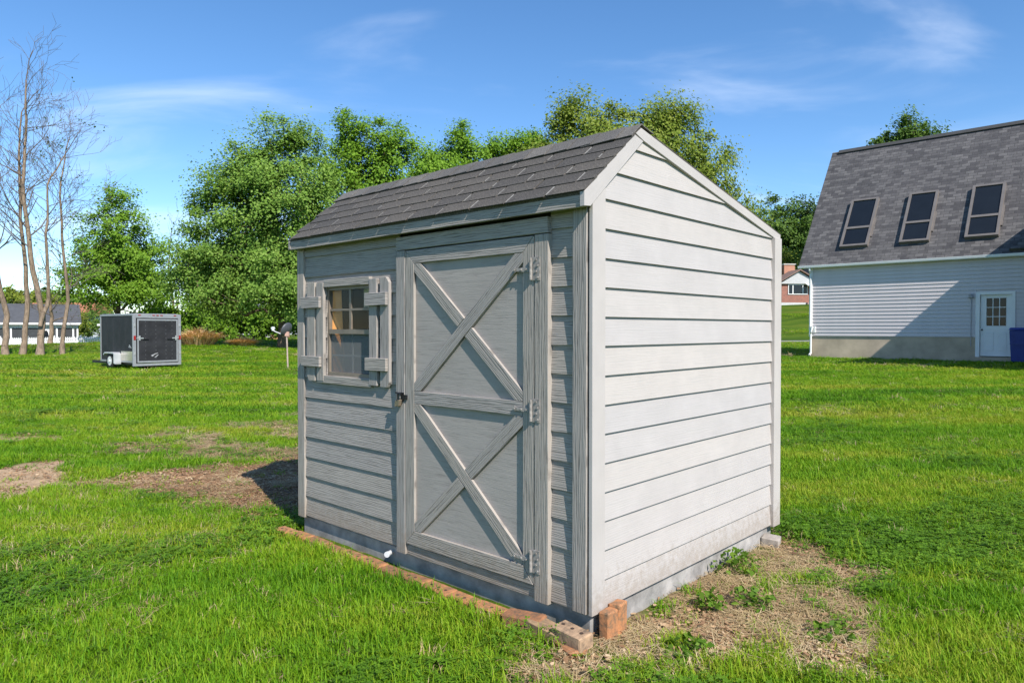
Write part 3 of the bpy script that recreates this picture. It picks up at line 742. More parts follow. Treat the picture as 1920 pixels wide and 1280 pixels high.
piece('door_trim', house, HF, rect(6.61, 6.71, .14, 2.36), -.1, .035, M['white'])
piece('door_trim', house, HF, rect(5.711, 6.609, 2.26, 2.36), -.1, .034, M['white'])
MB().box(5.6, 6.72, -.12, .1, -.3, .14).build('door_step', M['found'], house)
# door slab with nine panes and two panels
hd = MB(); o1 = .045
gx0, gx1, gz0, gz1 = 5.89, 6.45, 1.20, 2.14
hd.box(5.72, gx0, o1, o1+.05, .17, 2.255); hd.box(gx1, 6.60, o1, o1+.05, .17, 2.255); hd.box(gx0, gx1, o1, o1+.05, .17, gz0); hd.box(gx0, gx1, o1, o1+.05, gz1, 2.255)
hdoor = hd.build('door', M['white'], house)
for i in (1, 2): 
    x = gx0+(gx1-gx0)*i/3; MB().box(x-.011, x+.011, o1-.012, o1+.02, gz0, gz1).build('muntin', M['white'], hdoor)
    z = gz0+(gz1-gz0)*i/3
    for j in range(3):
        a0 = gx0+(gx1-gx0)*j/3+.0115; a1 = gx0+(gx1-gx0)*(j+1)/3-.0115
        MB().box(a0, a1, o1-.011, o1+.02, z-.011, z+.011).build('muntin', M['white'], hdoor)
for i in range(3):
    for j in range(3):
        MB().box(gx0+(gx1-gx0)*j/3+.012, gx0+(gx1-gx0)*(j+1)/3-.012, o1+.008, o1+.012, gz0+(gz1-gz0)*i/3+.012, gz0+(gz1-gz0)*(i+1)/3-.012).build('pane', M['glass_dark'], hdoor)
for (a0, a1) in ((5.86, 6.10), (6.23, 6.47)):
    MB().box(a0, a1, o1-.010, o1, .36, .98).build('door_panel', M['white'], hdoor, .008)
kb = MB(); kb.tube([(5.775, o1, 1.07), (5.775, o1-.03, 1.07), (5.775, o1-.035, 1.07), (5.775, o1-.07, 1.07)], [.012, .012, .028, .022], 10); kb.build('door_knob', M['black_iron'], hdoor, 0, True)
# wall lamp and conduit beside the door
lm = MB(); lm.box(5.42, 5.50, -.06, -.012, 2.20, 2.30); lm.box(5.40, 5.52, -.14, -.06, 2.16, 2.28); lm.build('wall_lamp', plain('grey_fixture', (.25, .26, .28), .4, .2), house, .006)
lm = MB(); lm.tube([(5.46, -.03, 2.2), (5.46, -.03, .5)], .012, 6); lm.build('conduit', plain('grey_conduit', (.38, .38, .41), .5), house)
# roof
ov = .22
hs = math.atan2(RZ-EZ, RD+.2); su = Vector((0, math.cos(hs), math.sin(hs))); sn = Vector((0, -math.sin(hs), math.cos(hs)))
FRm = Matrix((Vector((1, 0, 0)), su, sn)).transposed().to_4x4(); FRm.translation = (0, -.2, EZ)
LS = math.hypot(RZ-EZ, RD+.2)
hroof = piece('roof', house, FRm, rect(-.38, HL, -.03, LS), -.10, .0, M['hshingle'])
def hrc(name, mb, mat, bevel=0):
    o = mb.build(name, mat, None, bevel); return setrel(o, hroof, FRm)
sn2 = math.atan2(RZ-EZ, HD+.2-RD); 
FR2 = Matrix((Vector((1, 0, 0)), Vector((0, math.cos(sn2), -math.sin(sn2))), Vector((0, math.sin(sn2), math.cos(sn2))))).transposed().to_4x4(); FR2.translation = (0, RD, RZ)
piece('rear_roof', house, FR2, rect(-.38, HL, .0, math.hypot(RZ-EZ, HD+.2-RD)), -.10, .0, M['hshingle'])
hrc('ridge_vent', MB().box(-.1, HL, LS-.16, LS+.02, .004, .06), plain('ridge_vent_black', (.05, .05, .05), .9))
# gutter
gt = MB(); prof = [(-.255, 3.60), (-.255, 3.585), (-.245, 3.52), (-.225, 3.495), (-.13, 3.495), (-.13, 3.60), (-.14, 3.60), (-.14, 3.51), (-.22, 3.51), (-.238, 3.53), (-.245, 3.60)]
gt.prism(prof, 'x', -.40, HL); gt.build('gutter', M['white'], house)
MB().box(-.36, HL, -.128, .02, 3.50, 3.54).build('soffit', M['white'], house)
ds = MB()
for pts in ([(.05, -.19, 3.5), (.05, -.19, 3.42), (.05, -.07, 3.28), (.05, -.07, 1.18)], [(.13, -.09, 1.20), (.10, -.11, .98), (.07, -.07, .9), (.07, -.07, .14), (.07, -.22, .06)]): ds.tube(pts, .042, 8)
ds.build('downspout', M['white'], house, 0, False)
piece('spigot_box', house, HF, rect(.16, .24, .95, 1.2), .0, .05, M['white'])
# skylights
fr_m = plain('taupe_cladding', (.17, .152, .14), .5, .1, .1, 4)
for (a0, a1) in ((1.05, 2.06), (3.14, 4.11), (5.20, 6.19)):
    s = MB(); u0, u1, um = .77, 3.25, 1.72; fwid = .085; hgt = .15
    s.box(a0, a0+fwid, u0, u1, .0, hgt); s.box(a1-fwid, a1, u0, u1, 0, hgt); s.box(a0+fwid, a1-fwid, u0, u0+fwid, 0, hgt); s.box(a0+fwid, a1-fwid, u1-fwid, u1, 0, hgt)
    s.box(a0+fwid, a1-fwid, um-.05, um+.05, 0, hgt-.005)
    s.box(a0-.05, a0, um-.45, um+.5, 0, .06); s.box(a1, a1+.05, um-.45, um+.5, 0, .06)
    sk = hrc('skylight', s, fr_m)
    for (b0, b1) in ((u0+fwid, um-.05), (um+.05, u1-fwid)):
        pn = MB().box(a0+fwid, a1-fwid, b0, b1, hgt-.05, hgt-.04).build('pane', M['glass_dark'], None); pn.parent = sk
# wing of the house beyond the right edge of the view
wg = MB(); WX = 8.30; WE = 5.62
wg.box(WX+.25, WX+8, -5.2, .0, -.4, WE)
wing = wg.build('wing_wall', M['vinyl'], house)
piece('wing_roof', house, GABLE, [(-5.5, WE-.12), (5.0, WE-.12), (5.0, WE), (-5.5, WE)], WX-.24, WX+8.4, M['hshingle'])
MB().prism([(WX-.22, WE), (WX+8.3, WE), (WX+4.1, WE+3.6)], 'y', -5.45, 4.9).build('wing_gable', M['hshingle'], house)
# low porch roof between wall and wing
piece('porch_roof', house, FRm, [(6.55, .10), (HL, .10), (HL, .9), (7.05, .9)], .002, .14, M['hshingle'])

# blue bin
bin_m = plain('blue_plastic', (.015, .035, .22), .45, 0, .15, 5)
bn = MB()
def frustum(mb, x0, x1, y0, y1, z0, X0, X1, Y0, Y1, z1):
    mb.add([(x0,y0,z0),(x1,y0,z0),(x1,y1,z0),(x0,y1,z0),(X0,Y0,z1),(X1,Y0,z1),(X1,Y1,z1),(X0,Y1,z1)], [(3,2,1,0),(4,5,6,7),(0,1,5,4),(1,2,6,5),(2,3,7,6),(3,0,4,7)])
hm4 = Matrix.Translation(HO) @ Matrix.Rotation(HY, 4, 'Z')
binr = empty('wheelie_bin', hm4 @ Vector((6.93, -.42, -.03)), HY, 'blue plastic wheeled bin beside the white house door', 'bin')
frustum(bn, -.24, .24, -.26, .26, .05, -.29, .29, -.33, .33, 1.08); bn.build('body', bin_m, binr, .02)
ld = MB(); frustum(ld, -.31, .31, -.36, .36, 1.085, -.27, .27, -.30, .34, 1.17); ld.build('lid', bin_m, binr, .015)
rb = MB().box(-.27, .27, -.325, -.30, .62, .66).build('rim', bin_m, binr)
for sx in (-.22, .22):
    w = MB(); w.tube([(sx-.03, .27, .11), (sx+.03, .27, .11)], .11, 14); w.build('wheel', M['black_iron'], binr)
hb = MB(); hb.tube([(-.22, .36, 1.05), (-.22, .44, 1.08), (.22, .44, 1.08), (.22, .36, 1.05)], .015, 6); hb.build('handle', bin_m, binr)

# ------------------------------------------------------------------ cargo trailer
tx, ty = -13.2, 24.3
TR = math.atan2(.8, .6)
trl = empty('cargo_trailer', (tx, ty, tz(tx, ty)), TR, 'black enclosed cargo trailer with aluminium frame parked on the lawn', 'trailer')
# local: x along the rear face to the right, y forwards along the side, z up
bw, bl, z0, z1 = 1.70, 2.55, .12, 1.93
tblk = plain('black_trailer_skin', (.024, .024, .027), .55, .0, .35, 3, 0, .25)
talu = plain('aluminium_trim', (.36, .365, .38), .45, .5, .1, 8)
tstone = plain('polished_stoneguard', (.62, .57, .48), .28, .8, .15, 5)
MB().box(.03, bw-.03, .03, bl-.03, z0+.12, z1-.03).build('body', tblk, trl, .01)
npan = 5
for k in range(npan):
    y0 = .06 + k*(bl-.12)/npan; y1 = y0+(bl-.12)/npan-.012
    MB().box(.008, .029, y0, y1, z0+.18, z1-.07).build('side_panel', tblk, trl, .003)
fr = MB(); fr.box(-.005, .10, -.01, .06, z0-.02, z1); fr.box(bw-.10, bw+.005, -.01, .06, z0-.02, z1); fr.box(.10, bw-.10, -.008, .06, z1-.14, z1+.002); fr.box(.10, bw-.10, -.006, .06, z0-.02, z0+.07)
fr.build('rear_frame', talu, trl, .006)
rt = MB(); rt.box(-.008, .06, .06, bl, z1-.06, z1+.004); rt.box(bw-.06, bw+.008, .06, bl, z1-.06, z1+.004); rt.box(-.004, .06, bl-.06, bl+.01, z0+.1, z1-.06); rt.box(-.004, .06, .06, bl, z0+.10, z0+.17); rt.box(.06, bw-.06, .06, bl, z1-.03, z1+.02)
rt.build('roof_trim', talu, trl, .005)
rd = MB().box(.13, bw-.13, -.02, .028, z0+.10, z1-.17).build('ramp_door', tblk, trl, .004)
dfr = MB(); a0, a1, b0, b1 = .13, bw-.13, z0+.10, z1-.17
dfr.box(a0, a0+.05, -.034, -.021, b0, b1); dfr.box(a1-.05, a1, -.034, -.021, b0, b1); dfr.box(a0+.05, a1-.05, -.034, -.021, b0, b0+.06); dfr.box(a0+.05, a1-.05, -.034, -.021, b1-.06, b1)
dfr.build('door_frame', talu, rd, .003)
rv = MB()
for a in (.42, .78, 1.14, 1.36):
    for k in range(10):
        rv.tube([(a, -.020, b0+.14+k*.145), (a, -.024, b0+.14+k*.145)], .007, 6)
rv.build('rivets', talu, rd)
chrome = plain('zinc_latch', (.65, .65, .66), .3, .7, .1, 9)
for (xl, d) in ((.10, 1), (bw-.10, -1)):
    l = MB(); l.box(min(xl, xl+d*.24), max(xl, xl+d*.24), -.055, -.036, 1.06, 1.10); l.box(min(xl+d*.08, xl+d*.13), max(xl+d*.08, xl+d*.13), -.06, -.036, 1.0, 1.17); l.build('cam_latch', chrome, trl, .003)
    l = MB(); l.box(min(xl+d*.22, xl+d*.42), max(xl+d*.22, xl+d*.42), -.058, -.04, 1.035, 1.06); l.build('latch_handle', M['black_iron'], trl)
red = plain('red_lens', (.28, .012, .012), .25, 0, .1, 9)
for x in (.05, bw-.05): MB().box(x-.035, x+.035, -.028, -.011, 1.02, 1.17).build('tail_light', red, trl, .004)
for x in (.22, bw/2-.14, bw/2, bw/2+.14, bw-.22): MB().box(x-.045, x+.045, -.022, -.009, z1-.055, z1-.025).build('marker_light', red, trl, .003)
for x in (.05, bw-.05):
    for z in (.55, 1.55): MB().box(x-.02, x+.02, -.03, -.011, z-.05, z+.05).build('door_hinge', chrome, trl)
fe = MB(); fe.prism([(.92, .18), (.92, .52), (1.02, .58), (1.66, .58), (1.76, .52), (1.76, .46), (1.66, .53), (1.02, .53), (.965, .50), (.965, .18)], 'x', -.24, .006); fe.build('fender', plain('bright_fender', (.62, .63, .66), .35, .5, .1, 5), trl, .004)
MB().box(-.20, .004, .93, .98, .16, .50).build('fender_skirt', plain('bright_skirt', (.62, .63, .66), .4, .4, .1, 5), trl)
gd = MB(); gd.box(-.004, .007, .06, .90, z0+.17, z0+.50); gd.build('stone_guard', tstone, trl)
wh = empty('wheel', (0, 0, 0)); wh.parent = trl
ty_ = MB(); ty_.tube([(-.20, 1.34, .27), (-.195, 1.34, .27), (-.06, 1.34, .27), (-.055, 1.34, .27)], [.20, .27, .27, .20], 24); 
bpy.data.objects.remove(wh)
wh = ty_.build('wheel', plain('tyre_rubber', (.02, .02, .02), .85), trl, 0, True)
rm = MB(); rm.tube([(-.204, 1.34, .27), (-.15, 1.34, .27)], .165, 18); rm.tube([(-.235, 1.34, .27), (-.203, 1.34, .27)], .045, 10); rm.build('rim', plain('white_rim', (.7, .7, .7), .35, .2), wh)
ty2 = MB(); ty2.tube([(bw+.06, 1.34, .27), (bw+.2, 1.34, .27)], .27, 24); ty2.build('wheel', bpy.data.materials['tyre_rubber'], trl)
cs = MB(); cs.box(.08, .14, .0, bl+.9, z0+.02, z0+.118); cs.box(bw-.14, bw-.08, .0, bl, z0+.02, z0+.118); cs.box(-.1, bw+.1, 1.31, 1.37, .24, .30); cs.build('chassis', M['black_iron'], trl)
# decals: flat print
wht = plain('white_decal', (.30, .30, .31), .5)
dc = MB()
for (p) in ([(.62, .44), (.72, .53), (.84, .56), (.86, .545), (.74, .50), (.66, .43)], [(.72, .40), (.80, .46), (.86, .50), (.87, .485), (.80, .42), (.75, .39)], [(.60, .47), (.68, .51), (.70, .50), (.63, .455)]):
    dc.prism(p, 'y', -.0225, -.0215)
dc.build('door_decal', wht, rd)
dc = MB(); dc.prism([(.10, .74), (.17, .74), (.36, .76), (.36, .785), (.30, .80), (.33, .84), (.26, .86), (.20, .79)], 'x', .005, .0072); dc.build('side_emblem', wht, trl)

# ------------------------------------------------------------------ satellite dish on a pole
dx_, dy_ = -7.93, 24.6
dish = empty('satellite_dish', (dx_, dy_, tz(dx_, dy_)), 0, 'small satellite dish on a leaning pole in the lawn left of the shed', 'satellite dish')
mb = MB(); mb.tube([(.02, 0, 0), (0, 0, .75), (-.02, 0, 1.22)], .028, 8); mb.build('pole', plain('rusty_pole', (.42, .32, .27), .7, .1, .3, 9), dish)
# dish facing left and slightly up
vs = []; fs = []; n = 20; R_ = .27
ax = Vector((-.90, .40, .30)).normalized(); u = ax.orthogonal().normalized(); v = ax.cross(u)
c0 = Vector((.04, 0, 1.34))
rings = 5
for th in (0, .012):
    for i in range(rings+1):
        r = R_*i/rings
        for k in range(n):
            a = 2*math.pi*k/n
            vs.append(c0 + u*(r*math.cos(a)) + v*(r*.9*math.sin(a)) + ax*(.09*(r/R_)**2 - th))
N1 = (rings+1)*n
for i in range(rings):
    for k in range(n):
        q = (i*n+k, i*n+(k+1) % n, (i+1)*n+(k+1) % n, (i+1)*n+k); fs.append(q); fs.append(tuple(x+N1 for x in q[::-1]))
for k in range(n): fs.append((rings*n+k, rings*n+(k+1) % n, N1+rings*n+(k+1) % n, N1+rings*n+k))
obj('reflector', mesh_from('reflector', vs, fs, plain('grey_dish', (.06, .065, .075), .5, .1), True), dish)
mb = MB(); mb.tube([(-.02, 0, 1.12), (-.30, .02, 1.24), (-.52, .02, 1.33)], .018, 6); mb.build('feed_arm', M['white_plastic'], dish)
mb = MB(); mb.tube([(-.50, .02, 1.32), (-.50, .02, 1.46)], .05, 10); mb.tube([(-.56, .02, 1.40), (-.44, .02, 1.40)], .04, 10); mb.build('receiver', M['white_plastic'], dish)
MB().box(-.07, .07, -.05, .05, 1.12, 1.28).build('bracket', plain('pink_rust_bracket', (.5, .30, .24), .7), dish, .01)

# ------------------------------------------------------------------ white house with screened porch, far left
wx, wy = -41.0, 66.0
A = math.radians(34)
who = empty('white_house', (wx, wy, -.2), A, 'low white house with dark roof and screened porch behind bare trunks', 'house')
M['whitewall'] = plain('white_siding', (.72, .73, .74), .6, 0, .05, 2)
M['darkroof'] = plain('dark_roof', (.075, .078, .085), .9, 0, .2, 3)
M['scr'] = plain('dark_screen', (.035, .038, .042), .5, 0, .2, 2)
MB().box(-16, -.0, 2.2, 8, -.5, 2.15).build('wall', M['whitewall'], who)
MB().prism([(.0, 1.9), (8, 1.9), (8, 2.2), (4.2, 3.88), (0, 2.2)], 'x', -.12, .02).build('gable_end', M['whitewall'], who)
MB().prism([(-.3, 2.12), (-.3, 2.22), (4.2, 4.05), (8.6, 2.2), (8.6, 2.1), (4.2, 3.92)], 'x', -16.3, .25).build('roof', M['darkroof'], who)
MB().box(-16.2, .2, -.36, -.22, 2.02, 2.2).build('gutter', M['whitewall'], who)
MB().box(-16, -.02, .05, .17, 1.72, 2.05).build('beam', M['whitewall'], who)
px_ = [-.08, -.42, -1.72, -2.1, -3.0, -4.3, -5.2, -6.3, -7.5, -8.8, -10.2, -11.6, -13, -14.4]
for x in px_: MB().box(x-.07, x+.07, .05, .19, -.4, 1.72).build('post', M['whitewall'], who)
for i in range(len(px_)-1):
    if i == 3: continue
    MB().box(px_[i+1]+.075, px_[i]-.075, .10, .12, .55, 1.71).build('screen', M['scr'], who)
    MB().box(px_[i+1]+.075, px_[i]-.075, .08, .14, -.4, .545).build('knee_wall', M['whitewall'], who)
pd = MB().box(-2.93, -2.17, .09, .13, -.35, 1.70).build('porch_door', M['white'], who)
ov_ = MB(); ov_.prism([(-2.55+.19*math.cos(k*math.pi/8), 1.0+.5*math.sin(k*math.pi/8)) for k in range(16)], 'y', .080, .089); ov_.build('oval_pane', M['glass_dark'], pd)
# picket fence
fx0, fy0, fx1, fy1 = -45.5, 62.0, -37.2, 64.0
fl = math.hypot(fx1-fx0, fy1-fy0); fa = math.atan2(fy1-fy0, fx1-fx0)
fen = empty('picket_fence', (fx0, fy0, tz(fx0, fy0)-.02), fa, 'white picket fence in front of the white house', 'fence')
dzf = tz(fx1, fy1)-tz(fx0, fy0)
pkm = MB(); pkm.prism([(-.04, .05), (.04, .05), (.04, .80), (0, .88), (-.04, .80)], 'y', -.012, .012); pm = mesh_from('picket', pkm.v, pkm.f, M['white'])
npk = int(fl/.145)
for i in range(npk):
    o = obj('picket', pm, fen); o.location = (i*.145, -.03, dzf*i/npk)
for i in range(5):
    x = i*fl/4; MB().box(x-.06, x+.06, -.01, .11, -.1, 1.0).build('post', M['white'], fen).location = (0, 0, dzf*i/4)
for z in (.25, .65):
    mb = MB(); mb.add([(0, -.016, z), (fl, -.016, z+dzf), (fl, .02, z+dzf), (0, .02, z), (0, -.016, z+.08), (fl, -.016, z+.08+dzf), (fl, .02, z+.08+dzf), (0, .02, z+.08)], [(3,2,1,0),(4,5,6,7),(0,1,5,4),(1,2,6,5),(2,3,7,6),(3,0,4,7)])
    mb.build('rail', M['white'], fen)

# ------------------------------------------------------------------ other far buildings
def brick_wall_mat(name, c1, c2):
    m, nt, b = new_mat(name); t = nd(nt, 'ShaderNodeTexCoord')
    mpp = nd(nt, 'ShaderNodeMapping', {'Vector': t.outputs['Object'], 'Rotation': (HP, 0, 0)})
    bt = nd(nt, 'ShaderNodeTexBrick', {'Vector': mpp.outputs[0], 'Color1': (*c1, 1), 'Color2': (*c2, 1), 'Mortar': (.3, .25, .22, 1), 'Scale': 1.0, 'Mortar Size': .008, 'Brick Width': .22, 'Row Height': .075})
    nt.links.new(bt.outputs['Color'], b.inputs['Base Color']); b.inputs['Roughness'].default_value = .9; return m
M['brickwall'] = brick_wall_mat('brick_wall', (.33, .10, .06), (.22, .07, .045))
M['brickwall2'] = brick_wall_mat('orange_brick_wall', (.50, .22, .12), (.42, .17, .10))
# brick house on the rise
bh = empty('brick_house', (30.9, 80, 4.1), math.radians(4), 'red brick house with grey gable and chimney on the far rise', 'house')
MB().box(-.1, 9, 0, 8, -.8, .35).build('foundation', plain('pale_block', (.5, .5, .5), .9), bh)
MB().box(0, 8.9, .06, 8, .36, 2.55).build('wall', M['brickwall'], bh)
MB().prism([(-.35, 2.5), (4.3, 2.5), (1.95, 3.95)], 'y', -.2, 4.0).build('front_gable', plain('grey_gable_siding', (.45, .45, .46), .7), bh)
rf = MB().prism([(-.6, 2.56), (-.6, 2.62), (1.95, 4.15), (4.7, 2.62), (4.7, 2.56), (1.95, 4.02)], 'y', -.5, 4.2).build('roof', plain('brown_roof', (.22, .14, .11), .9), bh)
MB().prism([(.0, 2.56), (8.4, 2.56), (4.2, 4.6)], 'x', 1.6, 9.3).build('main_roof', bpy.data.materials['brown_roof'], bh)
MB().box(1.4, 2.7, 2.4, 3.3, 2.6, 4.9).build('chimney', M['brickwall2'], rf)
MB().box(1.3, 2.8, 2.3, 3.4, 4.9, 5.02).build('chimney_cap', plain('cap_stone', (.55, .52, .48), .9), rf)
wd = MB(); wd.box(.75, 3.05, -.02, .1, 1.28, 2.48); wo_ = wd.build('window', M['white'], bh)
for (a0, a1) in ((.83, 1.25), (1.37, 2.43), (2.55, 2.97)): MB().box(a0, a1, -.035, -.021, 1.38, 2.38).build('pane', M['glass_dark'], wo_)
aw = MB(); aw.prism([(-.9, 2.25), (.05, 2.62), (.05, 2.66), (-.9, 2.3)], 'x', 2.65, 4.6); aw.build('awning', M['white'], bh)
for k in range(4): MB().box(2.9, 4.4, -.35*(4-k), .0-.0, -.6+.24*k, -.6+.24*(k+1)-.002).build('step', plain('brown_step', (.28, .20, .17), .9), bh)
# orange brick building and blue tarp-covered thing near white house
b2 = empty('brick_outbuilding', (-40.3, 72.0, -.2), math.radians(5), 'orange brick building between the white house and the trailer', 'building')
MB().box(-1.7, 6.5, 0, 6, -.5, 2.0).build('wall', M['brickwall2'], b2); rr = MB().prism([(-.5, 1.98), (-.5, 2.12), (3, 3.0), (6.5, 2.12), (6.5, 1.98)], 'x', -2.1, 7).build('roof', M['darkroof'], b2)
MB().box(-2.1, 7, -.6, -.5, 1.95, 2.14).build('gutter', M['whitewall'], b2); MB().box(.55, .95, -.05, .0, .2, 1.7).build('door', M['dark'], b2)
bx_ = MB(); frustum(bx_, -.5, .5, -.4, .4, 0, -.62, .62, -.5, .5, 1.0); o = bx_.build('covered_grill', bin_m, None, .1); o.location = (-38.2, 66.5, tz(-38.2, 66.5)+.25); tag(o, 'blue covered grill behind the white picket fence', 'grill')
# small brick building with window unit, seen left of the maple trunk
b3 = empty('brick_pumphouse', (-25.2, 72.5, .55), 0, 'small orange brick building beyond the big maple', 'building')
MB().box(0, 1.3, 0, 2.5, -.5, 1.35).build('wall', M['brickwall2'], b3); MB().box(-.15, 1.5, -.2, 2.7, 1.36, 1.5).build('roof', M['whitewall'], b3)
ac = MB().box(-.55, .18, -.35, -.01, .02, .62).build('air_conditioner', M['whitewall'], b3, .02)
for k in range(5): MB().box(-.46, .09, -.362, -.351, .12+.09*k, .16+.09*k).build('grille_slat', plain('grey_grille', (.3, .3, .32), .6), ac)
# grey roofed house behind the maple
b4 = empty('grey_roofed_house', (-37, 92, .8), math.radians(-5), 'grey roofed house mostly hidden behind the big maple', 'house')
MB().box(-5, 7, 0, 8, -1, 2.6).build('wall', M['whitewall'], b4); MB().prism([(-.6, 2.5), (4, 5.0), (8.6, 2.5)], 'x', -5.5, 7.5).build('roof', plain('bluegrey_roof', (.22, .23, .27), .9), b4)
b5 = empty('red_roofed_house', (-74, 112, .2), 0, 'red roofed house peeping over the white house roof', 'house')
MB().box(-5, 5, 0, 8, -1, 3.6).build('wall', M['whitewall'], b5); MB().prism([(-.6, 3.5), (4, 5.6), (8.6, 3.5)], 'x', -5.5, 5.5).build('roof', plain('terracotta_roof', (.42, .16, .09), .9), b5)

# ------------------------------------------------------------------ trees
def leaf_mat(name, dark, mid, light, trans=.27):
    m = bpy.data.materials.new(name); m.use_nodes = True; nt = m.node_tree; nt.nodes.clear()
    out = nd(nt, 'ShaderNodeOutputMaterial')
    g = nd(nt, 'ShaderNodeNewGeometry')
    r = ramp(nt, g.outputs['Random Per Island'], [(0.0, dark), (0.5, mid), (1.0, light)])
    n = nd(nt, 'ShaderNodeTexNoise', {'Vector': g.outputs['Position'], 'Scale': .8, 'Detail': 3.0})
    v = ramp(nt, n.outputs['Fac'], [(.3, (.8, .85, .8)), (.7, (1.2, 1.15, 1.1))])
    c = mixc(nt, 1.0, r.outputs[0], v.outputs[0], 'MULTIPLY')
    d = nd(nt, 'ShaderNodeBsdfPrincipled', {'Base Color': c, 'Roughness': .6, 'Specular IOR Level': .15})
    tcol = mixc(nt, 1.0, c, (1.25, 1.35, .5), 'MULTIPLY')
    tr = nd(nt, 'ShaderNodeBsdfTranslucent', {'Color': tcol})
    mxs = nd(nt, 'ShaderNodeMixShader', {0: trans, 1: d.outputs[0], 2: tr.outputs[0]})
    nt.links.new(mxs.outputs[0], out.inputs[0]); return m
def bark_mat(name, c, dk):
    m, nt, b = new_mat(name); t = nd(nt, 'ShaderNodeTexCoord')
    mpp = nd(nt, 'ShaderNodeMapping', {'Vector': t.outputs['Object'], 'Scale': (9, 9, 2.2)})
    n = nd(nt, 'ShaderNodeTexNoise', {'Vector': mpp.outputs[0], 'Scale': 1.5, 'Detail': 6.0, 'Roughness': .7})
    r = ramp(nt, n.outputs['Fac'], [(.32, dk), (.62, c)]); nt.links.new(r.outputs[0], b.inputs['Base Color']); b.inputs['Roughness'].default_value = .95
    bp = nd(nt, 'ShaderNodeBump', {'Height': n.outputs['Fac'], 'Strength': .9, 'Distance': .03}); nt.links.new(bp.outputs[0], b.inputs['Normal']); return m
M['bark'] = bark_mat('brown_bark', (.17, .115, .075), (.05, .035, .025))
M['bark_pale'] = bark_mat('pale_bark', (.29, .215, .15), (.09, .065, .045))
L1 = leaf_mat('maple_leaves', (.095, .185, .028), (.155, .270, .042), (.235, .345, .080))
L2 = leaf_mat('bright_maple_leaves', (.090, .185, .014), (.140, .265, .022), (.200, .330, .040))
L3 = leaf_mat('olive_leaves', (.110, .165, .020), (.175, .240, .032), (.25, .285, .060))
L4 = leaf_mat('deep_leaves', (.045, .095, .016), (.085, .155, .026), (.130, .21, .045))
L5 = leaf_mat('yellow_leaves', (.110, .150, .018), (.165, .205, .025), (.22, .25, .04))
def tubes_np(edges, n=5):
    """edges: list of (p0,p1,r0,r1) -> V,F"""
    P0 = np.array([e[0] for e in edges]); P1 = np.array([e[1] for e in edges]); R0 = np.array([e[2] for e in edges]); R1 = np.array([e[3] for e in edges])
    t = P1-P0; t /= np.maximum(np.linalg.norm(t, axis=1, keepdims=True), 1e-6)
    h = np.where(np.abs(t[:, 2:3]) < .9, np.array([[0, 0, 1.0]]), np.array([[1.0, 0, 0]]))
    u = np.cross(t, h); u /= np.linalg.norm(u, axis=1, keepdims=True); w = np.cross(t, u)
    an = np.arange(n)*2*np.pi/n
    ring = u[:, None, :]*np.cos(an)[None, :, None] + w[:, None, :]*np.sin(an)[None, :, None]
    V = np.concatenate([P0[:, None]+ring*R0[:, None, None], P1[:, None]+ring*R1[:, None, None]], 1)
    k = np.arange(n); f = np.stack([k, (k+1) % n, n+(k+1) % n, n+k], -1)
    F = (np.arange(len(edges))[:, None, None]*2*n + f[None]).reshape(-1, 4)
    return V.reshape(-1, 3), F
def leaves_np(C, N, size, r):
    """diamond leaves at C with normals N"""
    n = len(C)
    h = r.normal(size=(n, 3)); u = np.cross(N, h); u /= np.linalg.norm(u, axis=1, keepdims=True)+1e-9; w = np.cross(N, u)
    s = size*(.6+.8*r.random((n, 1)))
    bend = N*s*.18
    V = np.stack([C-u*s*.55, C-w*s*.40+bend, C+u*s*.60, C+w*s*.40+bend], 1).reshape(-1, 3)
    F = np.arange(4*n).reshape(-1, 4); return V, F
